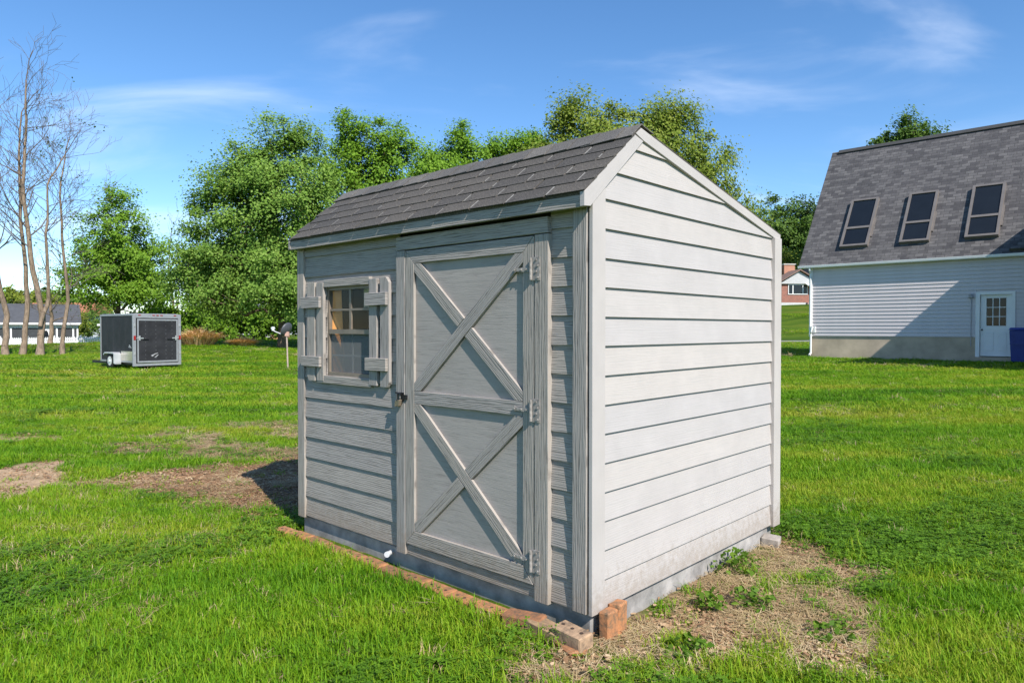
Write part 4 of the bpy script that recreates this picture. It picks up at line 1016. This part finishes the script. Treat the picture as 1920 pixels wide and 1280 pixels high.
def make_tree(name, label, x, y, lobes, leafmat, bark, trunk_h, trunk_r, ncl, nleaf, lsize, seed, crad=.55, group=None, lean=(0, 0), cat='tree', shell=.45):
    """lobes: (dx,dy,z,rx,ry,rz) relative to the base"""
    r = np.random.default_rng(seed); zb = tz(x, y)-.05
    t = empty(name, (x, y, zb), 0, label, cat, group)
    lob = np.array(lobes, float); vol = (lob[:, 3]*lob[:, 4]*lob[:, 5])**(.75); pr = vol/vol.sum()
    li = r.choice(len(lob), ncl, p=pr)
    d = r.normal(size=(ncl, 3)); d /= np.linalg.norm(d, axis=1, keepdims=True)
    rad = r.random(ncl)**shell
    C = lob[li, :3] + d*rad[:, None]*lob[li, 3:6]*(0.92+.16*r.random((ncl, 1)))
    C = C[C[:, 2] > .5]
    ncl = len(C)
    cen = lob[:, :3].mean(0)
    # skeleton: join every cluster to the nearest node lower down
    nodes = [np.array([0, 0, 0.]), np.array([lean[0]*.4, lean[1]*.4, trunk_h*.55]), np.array([lean[0], lean[1], trunk_h])]; par = [-1, 0, 1]
    top = lob[:, 2].max(); k = 3
    for i in range(1, 5):
        f = i/5; nodes.append(nodes[2] + (np.array([cen[0], cen[1], top]) - nodes[2])*f + r.normal(size=3)*.25*f); par.append(len(nodes)-2)
    order = np.argsort(np.linalg.norm(C-nodes[2], axis=1))
    for ci in order:
        A_ = np.array(nodes[2:]); dd = np.linalg.norm(A_-C[ci], axis=1) + 1.2*np.maximum(0, A_[:, 2]-C[ci, 2]+.3) + .15*np.linalg.norm(A_-nodes[2], axis=1)
        j = int(np.argmin(dd))+2
        mid = (nodes[j]+C[ci])/2 + np.array([0, 0, -.12])*np.linalg.norm(nodes[j]-C[ci]) + r.normal(size=3)*.08
        nodes.append(mid); par.append(j); nodes.append(C[ci]); par.append(len(nodes)-2)
    cnt = np.zeros(len(nodes))
    for i in range(len(nodes)-1, 0, -1):
        cnt[i] += 1; cnt[par[i]] += cnt[i]
    rr = np.maximum(.012, trunk_r*np.sqrt(cnt/cnt[1])*.9); rr[0] = trunk_r*1.25
    ed = [(nodes[par[i]], nodes[i], min(rr[par[i]], rr[i]*1.5), rr[i]*.9) for i in range(1, len(nodes))]
    V, F = tubes_np(ed, 6); obj('trunk', fast_mesh('trunk', V, F, bark, True), t)
    m = r.poisson(nleaf, ncl); cidx = np.repeat(np.arange(ncl), m); nL = len(cidx)
    off = r.normal(size=(nL, 3)); off *= crad*np.array([1, 1, .75])*(.45+.8*r.random((ncl, 1)))[cidx]*.62
    off[:, 2] -= .03*crad
    Lc = C[cidx]+off
    outd = (C-cen); outd /= np.linalg.norm(outd, axis=1, keepdims=True)+1e-6
    Nn = outd[cidx]*.55 + np.array([0.2, -.42, .5]) + r.normal(size=(nL, 3))*.45; Nn /= np.linalg.norm(Nn, axis=1, keepdims=True)
    V, F = leaves_np(Lc, Nn, lsize, r); obj('crown', fast_mesh('crown', V, F, leafmat), t)
    return t
def at(px, Y): return (px-960)/1308.5*Y
# the big maple
make_tree('maple_tree', 'large dense green maple standing left of the shed', at(530, 44), 44,
  [(-.6, 0, 9.0, 4.2, 4.0, 4.6), (-3.4, 0, 6.4, 3.4, 3.4, 3.6), (2.4, .3, 7.2, 3.2, 3.4, 4.0), (-2.4, 0, 9.6, 2.8, 3, 3.0), (.4, 0, 12.2, 2.4, 2.4, 2.4), (-1.2, -1, 4.0, 4.4, 3.5, 2.2), (-4.6, 0, 4.2, 2.4, 2.4, 2.0), (2.2, 0, 4.6, 2.6, 2.8, 2.0)],
  L1, M['bark'], 2.6, .30, 620, 230, .135, 11, .78)
make_tree('bright_maple', 'bright green tree with ragged top rising behind the shed roof', at(715, 50), 50,
  [(-1.6, 0, 12.0, 3.0, 3.0, 3.8), (1.4, 0, 11.6, 3.2, 3.2, 3.4), (-2.4, 0, 15.2, 1.5, 1.5, 1.7), (4.2, 0, 11.0, 2.4, 2.6, 2.6), (.2, 0, 14.4, 2.0, 2.0, 2.0), (0, 0, 7.5, 4, 3.5, 3.5)],
  L2, M['bark'], 3.0, .26, 380, 190, .155, 12, .72)
make_tree('slim_tree', 'slim bright tree between the maple and the olive crown above the ridge', at(880, 54), 54,
  [(-.4, 0, 14.0, 1.6, 1.8, 2.2), (-2.7, 0, 13.8, 1.6, 1.8, 1.6), (2.2, 0, 14.3, 1.9, 1.9, 1.6), (-.6, 0, 16.0, .8, .9, 1.2), (4.5, 0, 14.8, 1.8, 1.8, 1.6), (0, 0, 11, 4.5, 3, 2.5)],
  L2, M['bark'], 3.0, .2, 300, 160, .155, 13, .68)
make_tree('olive_tree', 'broad olive green tree rising behind the shed gable', at(1190, 40), 40,
  [(-2.6, 0, 11.2, 3.0, 3.2, 3.0), (1.4, 0, 11.0, 3.2, 3.4, 3.0), (-.2, 0, 9.4, 5.4, 4.5, 3.2), (3.7, 0, 9.0, 2.4, 2.8, 2.6), (-5.0, 0, 10.6, 1.6, 2.0, 1.9), (5.5, 0, 6.9, 1.5, 2.2, 2.0), (-3.2, 0, 13.1, 1.5, 1.5, 1.2), (2.2, 0, 12.9, 1.5, 1.5, 1.2), (.4, 0, 5.4, 4.5, 4, 2.8)],
  L3, M['bark'], 2.4, .3, 620, 200, .135, 14, .70)
make_tree('round_tree', 'rounded green tree behind the trailer, right of the bare trunks', at(222, 56), 56,
  [(0, 0, 8.4, 2.9, 2.8, 3.6), (-1.2, 0, 6.2, 2.8, 2.8, 2.6), (1.3, 0, 6.4, 2.8, 2.8, 2.8), (.1, 0, 11.2, 1.5, 1.5, 1.5), (-.5, 0, 4.6, 3.4, 3.0, 1.6), (2.4, 0, 4.2, 2.0, 2.2, 1.6)],
  L2, M['bark'], 2.2, .2, 280, 140, .16, 15, .65)
make_tree('hillside_tree', 'green tree above the far brick house', at(1462, 92), 92,
  [(0, 0, 9.0, 3.4, 3.4, 3.6), (-2.4, 0, 7.4, 2.8, 3, 3.0), (2.2, 0, 7.0, 3, 3, 3.2), (0, 0, 5.0, 5, 4, 3)], L4, M['bark'], 2, .28, 170, 120, .28, 16, 1.0, 'trees on the far rise')
make_tree('hillside_tree', 'dark tree touching the left roof edge of the grey house', at(1512, 96), 96,
  [(0, 0, 9.6, 2.6, 3, 3.6), (1.6, 0, 8.0, 3.0, 3, 3.6), (-1, 0, 6.4, 3, 3, 3)], leaf_mat('dark_leaves', (.022, .050, .012), (.042, .085, .02), (.07, .12, .03)), M['bark'], 2, .28, 120, 120, .28, 17, 1.0, 'trees on the far rise')
make_tree('hillside_bush', 'pale yellow green tree just right of the shed eave', at(1472, 86), 86,
  [(0, 0, 4.4, 2.8, 2.6, 2.6), (-2.4, 0, 3.6, 2.2, 2.6, 2.4), (2.2, 0, 3.2, 2.2, 2, 2.0)], L5, M['bark'], 1.2, .16, 110, 110, .24, 18, .85, 'trees on the far rise')
make_tree('ridge_tree', 'tree crown showing above the ridge of the grey house', at(1697, 75), 75,
  [(0, 0, 18.4, 2.2, 2.2, 2.4), (-1.6, 0, 17.0, 1.8, 2.2, 2.6), (1.6, 0, 17.2, 1.8, 2.2, 2.4), (0, 0, 12, 3.5, 3.5, 3.5)], L4, M['bark'], 3, .3, 180, 120, .24, 19, .85)
# understorey and far wood
US = [(90, 74, 1.5, 'yellow'), (300, 62, 1.2, 'mid'), (350, 60, 1.15, 'mid'), (420, 62, 1.3, 'deep'), (475, 60, 1.2, 'mid'), (560, 64, 1.3, 'mid'), (610, 64, 1.5, 'deep'), (150, 80, 1.7, 'deep')]
ul = ['yellowish bush over the white house roof', 'green bush touching the right end of the trailer roof', 'green bush behind the larger tan grass clump', 'deep green bush between the two tan grass clumps', 'green bush behind the small tan grass clump', 'green bush right of the maple trunk', 'deep green bush against the left edge of the shed', 'deep green bush over the orange brick building']
for i, (px, Y, s, kd) in enumerate(US):
    make_tree('bush', ul[i], at(px, Y), Y, [(0, 0, 1.8*s, 1.9*s, 1.6*s, 1.5*s), (-1.2*s, 0, 1.4*s, 1.5*s, 1.4*s, 1.2*s), (1.3*s, 0, 1.3*s, 1.5*s, 1.4*s, 1.1*s)],
              {'yellow': L5, 'mid': L2, 'deep': L4}[kd], M['bark'], .5, .08, 70, 130, .18, 60+i, .65, 'bushes below the far trees', cat='bush')
fw_ = []
FWX = [(-8, 150, 'leftmost'), (35, 150, 'second'), (78, 155, 'third'), (120, 150, 'fourth'), (165, 150, 'fifth')]
for i, (px, Y, w) in enumerate(FWX):
    make_tree('distant_tree', w + ' from the left in the row of distant trees at the horizon', at(px, Y), Y, [(0, 0, 4.2, 4.2, 3.5, 3.6), (-2.6, 0, 3.2, 3, 3, 2.8), (2.6, 0, 3.4, 3, 3, 2.6)],
              [L2, L5, L4][i % 3], M['bark'], 1.0, .2, 90, 45, .55, 80+i, 1.0, 'row of distant trees at the horizon')
# bare trees
def bare_tree(label, x, y, stems, seed, rb, twig=1.0, buds=None):
    r = np.random.default_rng(seed); zb = tz(x, y)-.05
    t = empty('bare_tree', (x, y, zb), 0, label, 'tree', 'bare trees at the left edge')
    ed = []; tw = []; tips = []
    def grow(p, d, L, rad, lev):
        n = 3 if lev < 3 else 2; q = p
        for i in range(n):
            d = d + r.normal(size=3)*.13 + np.array([0, 0, .06]); d /= np.linalg.norm(d)
            q2 = q + d*L/n; r2 = max(.006, rad*(1-.45*(i+1)/n)); (ed if rad > .05 else tw).append((q, q2, max(.006, rad*(1-.45*i/n)), r2)); q = q2
            if lev < 4:
                for _ in range(int(r.random() < .72) + int(r.random() < .22)):
                    a = r.normal(size=3); a -= d*(a@d); a /= np.linalg.norm(a)
                    nd_ = d*.72 + a*.62 + np.array([0, 0, .14]); nd_ /= np.linalg.norm(nd_)
                    grow(q, nd_, L*(.55+.25*r.random()), max(.008, r2*.6), lev+1)
        if lev >= 2: tips.append(q)
    for si, (pts, r0, r1, h0) in enumerate(stems):
        P = np.array(pts, float); m = len(P)
        # subdivide
        Q = [P[0]]
        for i in range(m-1):
            for k in range(1, 5): Q.append(P[i]+(P[i+1]-P[i])*k/4 + r.normal(size=3)*np.array([.02, .03, 0]))
        Q = np.array(Q); z0_, z1_ = Q[0, 2], Q[-1, 2]
        for i in range(len(Q)-1):
            f0 = (Q[i, 2]-z0_)/(z1_-z0_); f1 = (Q[i+1, 2]-z0_)/(z1_-z0_)
            ra = r0+(r1-r0)*f0**.85; rb_ = r0+(r1-r0)*f1**.85
            if i == 0 and si == 0: ra *= 1.35
            ed.append((Q[i], Q[i+1], ra, rb_))
            if Q[i+1, 2] > h0:
                for _ in range(1 + int(r.random() < .6*twig)):
                    a = r.random()*2*math.pi; el = .35+.6*r.random(); dd = np.array([math.cos(a)*math.cos(el), math.sin(a)*math.cos(el), math.sin(el)])
                    pp = Q[i]+(Q[i+1]-Q[i])*r.random()
                    grow(pp, dd, (1.3+1.6*r.random())*(1.15-.45*f1)*twig, max(.016, rb_*.42), 1)
        grow(Q[-1], (Q[-1]-Q[-2])/np.linalg.norm(Q[-1]-Q[-2]), 1.6, r1*.9, 1)
    V, F = tubes_np(ed, 7); obj('trunk', fast_mesh('trunk', V, F, M['bark_pale'], True), t)
    V, F = tubes_np(tw, 3); cr = obj('crown', fast_mesh('crown', V, F, bark_mat('twig_bark_%d' % seed, (.17, .135, .11), (.08, .065, .055))), t)
    if buds:
        T = np.array(tips); T = T[r.random(len(T)) < buds]; T = np.repeat(T, 3, 0)+r.normal(size=(len(T)*3, 3))*.1
        V, F = leaves_np(T, r.normal(size=T.shape)/1.7, .09, r); obj('young_leaves', fast_mesh('young_leaves', V, F, L4), cr)
    return t
def stem(base_px, pix, Y):
    """image heights turned into a stem leaning in depth as well"""
    bx = at(base_px[0], Y); zb = 1.4-(base_px[1]-617)*Y/1308.5
    out = []
    for i, (a, c) in enumerate(pix): out.append((at(a, Y)-bx, .35*math.sin(i*1.7), 1.4-(c-617)*Y/1308.5-zb))
    return out
Y = 36
bare_tree('bare tree at the left edge leaning out of the picture', at(9, Y), Y, [(stem((9, 666), [(9, 666), (3, 590), (-4, 500), (-12, 380), (-20, 250)], Y), .165, .045, 5.0)], 5, .2)
bare_tree('straight bare tree, second trunk from the left edge', at(41, Y+.5), Y+.5, [(stem((41, 666), [(41, 666), (43, 560), (46, 440), (47, 320), (40, 210)], Y+.5), .15, .035, 6.0)], 6, .17)
bare_tree('tallest bare tree with a trunk forked low', at(74, Y), Y, [(stem((74, 668), [(74, 668), (71, 590), (62, 480), (54, 350), (49, 250), (46, 150)], Y), .18, .035, 6.0), (stem((74, 668), [(75, 612), (83, 560), (92, 440), (101, 350), (122, 290)], Y), .11, .03, 6.5)], 7, .2, .92)
bare_tree('slender bare tree with a few young leaves left of the trailer', at(116, Y+1), Y+1, [(stem((116, 663), [(116, 663), (119, 560), (121, 440), (124, 340), (130, 255)], Y+1), .12, .022, 3.5)], 8, .14, .85, .35)
bare_tree('short stout bare tree before the porch door of the white house', at(93, 54), 54, [(stem((93, 648), [(93, 648), (92, 605), (95, 560), (98, 520)], 54), .20, .05, 2.2)], 9, .2, .8, .3)
bare_tree('thin bare tree standing over the right end of the trailer', at(322, 62), 62, [(stem((322, 640), [(322, 640), (322, 560), (318, 500), (324, 450)], 62), .16, .04, 3.0), (stem((322, 640), [(322, 630), (332, 560), (336, 480)], 62), .10, .03, 3.5)], 10, .2, .8)

# ------------------------------------------------------------------ ornamental grass clumps
def tan_grass(label, x, y, w, h, seed):
    r = np.random.default_rng(seed); t = tag(obj('ornamental_grass', None), label, 'plant', 'tan ornamental grasses below the maple')
    return t
def tan_clump(label, x, y, w, h, seed):
    r = np.random.default_rng(seed); n = 1500
    a = r.random(n)*2*np.pi; rad = np.sqrt(r.random(n)); base = np.stack([np.cos(a)*rad*w*.35, np.sin(a)*rad*w*.3, np.zeros(n)], -1)
    out = np.stack([np.cos(a), np.sin(a), np.zeros(n)], -1); sp = (.2+.8*rad)[:, None]*w*.42*(.6+.8*r.random((n, 1)))
    hh = (h*(1.05-.45*rad)*(.7+.45*r.random(n)))[:, None]*np.array([[0, 0, 1.0]])
    p1 = base+out*sp*.35+hh*.75; p2 = base+out*sp+hh*(.72+.35*r.random((n, 1)))
    side = np.stack([-np.sin(a+r.normal(size=n)), np.cos(a), np.zeros(n)], -1)*.022
    V = np.stack([base-side, base+side, p1+side, p1-side, p2], 1).reshape(-1, 3)
    k = np.arange(n)[:, None]*5
    F = np.concatenate([np.concatenate([k, k+1, k+2, k+3], 1), np.concatenate([k+3, k+2, k+4, k+4], 1)])
    m = bpy.data.meshes.new('ornamental_grass'); m.from_pydata(V.tolist(), [], [tuple(dict.fromkeys(f)) for f in F.tolist()])
    m.materials.append(leafless); o = obj('ornamental_grass', m); o.location = (x, y, tz(x, y)-.02)
    tag(o, label, 'plant', 'tan ornamental grasses below the maple')
leafless = leaf_mat('dry_tan_grass', (.46, .27, .13), (.64, .42, .22), (.74, .56, .34), .15)
tan_clump('larger tan ornamental grass clump right of the trailer', at(372, 42), 42, 2.3, 1.15, 3)
tan_clump('smaller tan ornamental grass clump further right of the trailer', at(455, 43), 43, 1.5, .6, 4)

# ------------------------------------------------------------------ weeds beside the sunlit wall
weed_m = leaf_mat('weed_leaves', (.060, .130, .012), (.100, .190, .020), (.150, .240, .030))
def weed(label, x, y, w, h, n, seed):
    r = np.random.default_rng(seed); a = r.random(n)*2*np.pi; rad = np.sqrt(r.random(n))*w
    C = np.stack([np.cos(a)*rad, np.sin(a)*rad, h*(.25+.75*r.random(n))*(1-.5*(rad/w)**2)], -1)
    Nn = np.array([0, 0, .8])+r.normal(size=(n, 3))*.45; Nn /= np.linalg.norm(Nn, axis=1, keepdims=True)
    V, F = leaves_np(C, Nn, .030, r)
    t = empty('weed_plant', (x, y, tz(x, y)), 0, label, 'weed', 'leafy weeds beside the sunlit shed wall')
    obj('leaves', fast_mesh('leaves', V, F, weed_m), t)
    st = [(np.array([C[i, 0]*.4, C[i, 1]*.4, 0]), C[i], .0018, .001) for i in range(0, n, 3)]
    V, F = tubes_np(st, 3); obj('stem', fast_mesh('stem', V, F, weed_m), t)
weed('broad leafy weed against the slab halfway along the sunlit wall', 1.28, 4.06, .19, .11, 170, 1)
weed('small upright weed on the bare soil near the shed corner', .99, 3.45, .075, .11, 60, 2)
weed('bushy weed right of the small upright weed', 1.21, 3.50, .11, .10, 90, 3)
weed('leafy weed at the far end of the sunlit wall', 1.80, 4.72, .17, .13, 150, 4)
weed('low weed at the lower edge of the bare soil', .76, 2.99, .12, .07, 80, 5)
weed('weed among dry straw at the right of the bare soil', 1.45, 3.16, .11, .07, 80, 6)

# ------------------------------------------------------------------ grass (uncountable)
gsrc = bpy.data.collections.new('blade_sources')          # not linked to the scene
def gmat(name, stops, tr=.3, patch=True):
    m = bpy.data.materials.new(name); m.use_nodes = True; nt = m.node_tree; nt.nodes.clear()
    out = nd(nt, 'ShaderNodeOutputMaterial'); g = nd(nt, 'ShaderNodeNewGeometry'); oi = nd(nt, 'ShaderNodeObjectInfo')
    mpp = nd(nt, 'ShaderNodeMapping', {'Vector': g.outputs['Position'], 'Rotation': (0, 0, .15), 'Scale': (.2, 1.1, 1)})
    n = nd(nt, 'ShaderNodeTexNoise', {'Vector': mpp.outputs[0], 'Scale': .55, 'Detail': 6.0, 'Roughness': .6})
    sm = nd(nt, 'ShaderNodeMath', {0: g.outputs['Random Per Island'], 1: .22}, operation='MULTIPLY')
    sm2 = nd(nt, 'ShaderNodeMath', {0: oi.outputs['Random'], 1: .16}, operation='MULTIPLY')
    a = nd(nt, 'ShaderNodeMath', {0: n.outputs['Fac'], 1: sm.outputs[0]}, operation='ADD'); a2 = nd(nt, 'ShaderNodeMath', {0: a.outputs[0], 1: sm2.outputs[0]}, operation='ADD')
    a3 = nd(nt, 'ShaderNodeMath', {0: a2.outputs[0], 1: .19}, operation='SUBTRACT')
    c = ramp(nt, a3.outputs[0], stops)
    d = nd(nt, 'ShaderNodeBsdfPrincipled', {'Base Color': c.outputs[0], 'Roughness': .55, 'Specular IOR Level': .18})
    tcol = mixc(nt, 1.0, c.outputs[0], (1.25, 1.3, .5), 'MULTIPLY')
    t_ = nd(nt, 'ShaderNodeBsdfTranslucent', {'Color': tcol}); mxs = nd(nt, 'ShaderNodeMixShader', {0: tr, 1: d.outputs[0], 2: t_.outputs[0]})
    nt.links.new(mxs.outputs[0], out.inputs[0]); return m
MG = gmat('grass_blade', [(.30, (.048, .150, .006)), (.45, (.125, .280, .010)), (.58, (.215, .345, .014)), (.71, (.34, .36, .040))])
MD = gmat('dry_grass', [(.3, (.30, .21, .10)), (.5, (.44, .33, .18)), (.7, (.56, .45, .28))], .15)
MW = gmat('bark_chip', [(.3, (.11, .06, .034)), (.45, (.25, .145, .078)), (.58, (.40, .26, .145)), (.70, (.55, .42, .27))], .0)
MC = gmat('clover_leaf', [(.3, (.065, .155, .010)), (.5, (.115, .235, .016)), (.7, (.17, .285, .024))])
def blade_clump(i, nb, rad, h0, h1, w, mat, flat=0.0, lean=.5):
    r = np.random.default_rng(100+i); V = []; F = []
    for k in range(nb):
        a = r.random()*6.283; b0 = np.array([math.cos(a), math.sin(a), 0])*rad*math.sqrt(r.random()); h = h0+(h1-h0)*r.random()
        da = r.random()*6.283; d = np.array([math.cos(da), math.sin(da), 0]); s = np.array([-d[1], d[0], 0])*w*(.7+.6*r.random())
        le = lean*(.3+r.random())*h
        if flat:
            p0 = b0+np.array([0, 0, .004+.02*r.random()]); p1 = p0+d*h*.5+np.array([0, 0, .012*r.random()]); p2 = p0+d*h+np.array([0, 0, .006*r.normal()])
        else:
            p0 = b0; p1 = b0+d*le*.35+np.array([0, 0, h*.6]); p2 = b0+d*le+np.array([0, 0, h*(1-.25*lean*r.random())])
        n = len(V); V += [p0-s*.5, p0+s*.5, p1+s*.42, p1-s*.42, p2]; F += [(n, n+1, n+2, n+3), (n+3, n+2, n+4)]
    o = bpy.data.objects.new('%02d_clump' % i, mesh_from('clump', V, F, mat)); gsrc.objects.link(o)
for i in range(4): blade_clump(i, 18, .050, .022, .072, .0036, MG, 0, .85)                # 0-3 lawn
for i in range(4, 6): blade_clump(i, 12, .05, .06, .15, .0030, MD, 1.0)           # 4-5 straw
for i in range(6, 8):                                                            # 6-7 clover
    r = np.random.default_rng(i); n = 15; V = []; F = []
    for k in range(n):
        a = r.random()*6.283; c = np.array([math.cos(a)*.05*math.sqrt(r.random()), math.sin(a)*.05*math.sqrt(r.random()), .018+.03*r.random()]); 
        tl = r.normal(size=2)*.25; a0 = r.random()*6.283
        for q in range(3):
            b_ = a0+q*2.094; s = .012*(.7+.6*r.random()); nn0 = len(V)
            for (ra, da) in ((0, 0), (.75, -.55), (1.15, 0), (.75, .55)):
                x, y = ra*s*math.cos(b_+da), ra*s*math.sin(b_+da); V.append(c+np.array([x, y, tl[0]*x+tl[1]*y]))
            F.append((nn0, nn0+1, nn0+2, nn0+3))
    gsrc.objects.link(bpy.data.objects.new('%02d_clump' % i, mesh_from('clump', V, F, MC)))
for i in range(10, 12):                                                          # 10-11 bark chips and crumbs
    r = np.random.default_rng(i); V = []; F = []
    for k in range(16):
        c = np.array([r.normal()*.05, r.normal()*.05, .004+.008*r.random()]); a = r.random()*6.283; l = .003+.011*r.random()**2; w = l*(.25+.5*r.random()); th = .003+.005*r.random()
        ax = np.array([math.cos(a), math.sin(a), r.normal()*.3]); ay = np.array([-math.sin(a), math.cos(a), r.normal()*.3]); n0 = len(V)
        for zz_ in (0, th):
            for (p_, q_) in ((-1, -.7), (1, -1), (.8, 1), (-.9, .8)): V.append(c+ax*l*p_+ay*w*q_+np.array([0, 0, zz_]))
        F += [(n0+4, n0+5, n0+6, n0+7), (n0, n0+1, n0+5, n0+4), (n0+1, n0+2, n0+6, n0+5), (n0+2, n0+3, n0+7, n0+6), (n0+3, n0, n0+4, n0+7)]
    gsrc.objects.link(bpy.data.objects.new('%02d_clump' % i, mesh_from('clump', V, F, MW)))
for i in range(8, 10): blade_clump(i, 14, .05, .02, .055, .0036, MD, 0, .9)        # 8-9 dry upright
def scatter(y0, y1, dens, sw, sh):
    area = 2*1.08*(y1*y1-y0*y0)/2 + 2*1.2*(y1-y0); n = int(area*dens)
    yy = np.sqrt(y0*y0+rng.random(n)*(y1*y1-y0*y0)); xx = (rng.random(n)*2-1)*(1.08*yy+.6)
    return xx, yy, np.full(n, sw), np.full(n, sh)
parts = [scatter(1.7, 6.2, 820, 1.0, .92), scatter(6.2, 11, 380, 1.2, .9), scatter(11, 20, 85, 2.1, .95), scatter(20, 38, 22, 3.6, 1.1), scatter(38, 75, 4.5, 7.0, 1.4)]
X = np.concatenate([p[0] for p in parts]); Yy = np.concatenate([p[1] for p in parts]); SW = np.concatenate([p[2] for p in parts]); SH = np.concatenate([p[3] for p in parts])
# keep clear of shed, bricks and house
ca_, sa_ = math.cos(-SYAW), math.sin(-SYAW)
lx = (X-SX)*ca_-(Yy-SY)*sa_; ly = (X-SX)*sa_+(Yy-SY)*ca_
keep = ~((lx > -W_-.0) & (lx < .035) & (ly > -.165) & (ly < D_+.02))
ch, sh_ = math.cos(-HY), math.sin(-HY)
hx = (X-HO.x)*ch-(Yy-HO.y)*sh_; hy = (X-HO.x)*sh_+(Yy-HO.y)*ch
keep &= ~((hx > -.1) & (hy > -.15) & (hx < 18) & (hy < 8))
keep &= ~((np.abs(Yy-(53+(X-22)*.04)) < 1.7) & (X > 3))
keep &= ~((lx > -2.62) & (lx < -.28) & (ly > -.158) & (ly < .0))
edge_ = (lx > -2.6) & (lx < .1) & (ly > -.30) & (ly < -.1)
soil, pale, thin, right = bare_masks(X, Yy)
bare = np.maximum(np.maximum(soil, pale), np.maximum(thin*.62, right*.97))
u = rng.random(len(X)); grass_ok = u > bare*.955
cl = fbm(X, Yy, 1.5, 31)
idxs = rng.integers(0, 4, len(X))
clov = (np.clip((X-1.2)/1.0, 0, 1)*np.clip((6.5-Yy)/1.5, 0, 1))*sstep(.42, .60, cl)
clov = np.maximum(clov, 0.55*sstep(.57, .68, fbm(X, Yy, .8, 41))*(Yy < 12))
clov = np.maximum(clov, thin*.5)
idxs = np.where(rng.random(len(X)) < clov*.85, rng.integers(6, 8, len(X)), idxs)
dryf = .026 + .10*sstep(.55, .7, fbm(X, Yy, .5, 51)) + .35*thin + .5*(right > .15)*(right < .8)
idxs = np.where(rng.random(len(X)) < dryf, np.where(rng.random(len(X)) < .5, rng.integers(4, 6, len(X)), rng.integers(8, 10, len(X))), idxs)
# straw lying on bare ground
straw = (~grass_ok) & (((right > .5) & (rng.random(len(X)) < .75*sstep(.36, .58, fbm(X, Yy, 3.0, 61))+.10)) | ((soil > .5) & (rng.random(len(X)) < .16)) | ((thin > .3) & (rng.random(len(X)) < .3)))
idxs = np.where(straw, rng.integers(4, 6, len(X)), idxs)
chips = (~grass_ok) & (~straw) & (rng.random(len(X)) < np.where((soil > .4) | (right > .4), .5, .12)*(Yy < 12))
idxs = np.where(chips, rng.integers(10, 12, len(X)), idxs)
sel = keep & (grass_ok | straw | chips)
SH = np.where(edge_, SH*1.25, SH)
X, Yy, SW, SH, idxs, bare = X[sel], Yy[sel], SW[sel], SH[sel], idxs[sel], bare[sel]
hgt = .72+.55*fbm(X, Yy, .9, 71) ; hgt *= (1-.45*np.clip(bare*1.5, 0, 1))
Zg = terrain(X, Yy) + sstep(14, 9, np.hypot(X, Yy-4))*((fbm(X, Yy, 1.1, 21)-.5)*.025 + (fbm(X, Yy, 9.0, 22)-.5)*.022)
m = bpy.data.meshes.new('lawn_grass'); m.vertices.add(len(X)); m.vertices.foreach_set('co', np.stack([X, Yy, Zg], -1).astype(np.float32).ravel())
def attr(nm, ty, data):
    a = m.attributes.new(nm, ty, 'POINT'); a.data.foreach_set('vector' if ty == 'FLOAT_VECTOR' else 'value', data.ravel())
s0 = .75+.5*rng.random(len(X))
SH = SH*np.where(rng.random(len(X)) < .05, 1.7, 1.0)
attr('pick', 'INT', idxs.astype(np.int32))
attr('size', 'FLOAT_VECTOR', np.stack([SW*s0, SW*s0, SH*hgt*s0], -1).astype(np.float32))
attr('turn', 'FLOAT_VECTOR', np.stack([rng.normal(size=len(X))*.10, rng.normal(size=len(X))*.10, rng.random(len(X))*6.283], -1).astype(np.float32))
m.update()
lg = obj('lawn_grass', m); tag(lg, 'short green lawn grass with clover and dry straw', 'grass', kind='stuff')
ng = bpy.data.node_groups.new('scatter_blades', 'GeometryNodeTree')
ng.interface.new_socket('Geometry', in_out='INPUT', socket_type='NodeSocketGeometry'); ng.interface.new_socket('Geometry', in_out='OUTPUT', socket_type='NodeSocketGeometry')
gi = ng.nodes.new('NodeGroupInput'); go = ng.nodes.new('NodeGroupOutput')
ci = ng.nodes.new('GeometryNodeCollectionInfo'); ci.inputs['Collection'].default_value = gsrc; ci.inputs['Separate Children'].default_value = True; ci.inputs['Reset Children'].default_value = True
ip = ng.nodes.new('GeometryNodeInstanceOnPoints'); ip.inputs['Pick Instance'].default_value = True
def named(nm, ty):
    n = ng.nodes.new('GeometryNodeInputNamedAttribute'); n.data_type = ty; n.inputs['Name'].default_value = nm; return n.outputs['Attribute']
mp2 = ng.nodes.new('GeometryNodeMeshToPoints')
ng.links.new(gi.outputs[0], mp2.inputs[0]); ng.links.new(mp2.outputs[0], ip.inputs['Points']); ng.links.new(ci.outputs[0], ip.inputs['Instance'])
ng.links.new(named('pick', 'INT'), ip.inputs['Instance Index']); ng.links.new(named('turn', 'FLOAT_VECTOR'), ip.inputs['Rotation']); ng.links.new(named('size', 'FLOAT_VECTOR'), ip.inputs['Scale'])
ng.links.new(ip.outputs[0], go.inputs[0])
md = lg.modifiers.new('scatter', 'NODES'); md.node_group = ng
print('grass clumps', len(X))
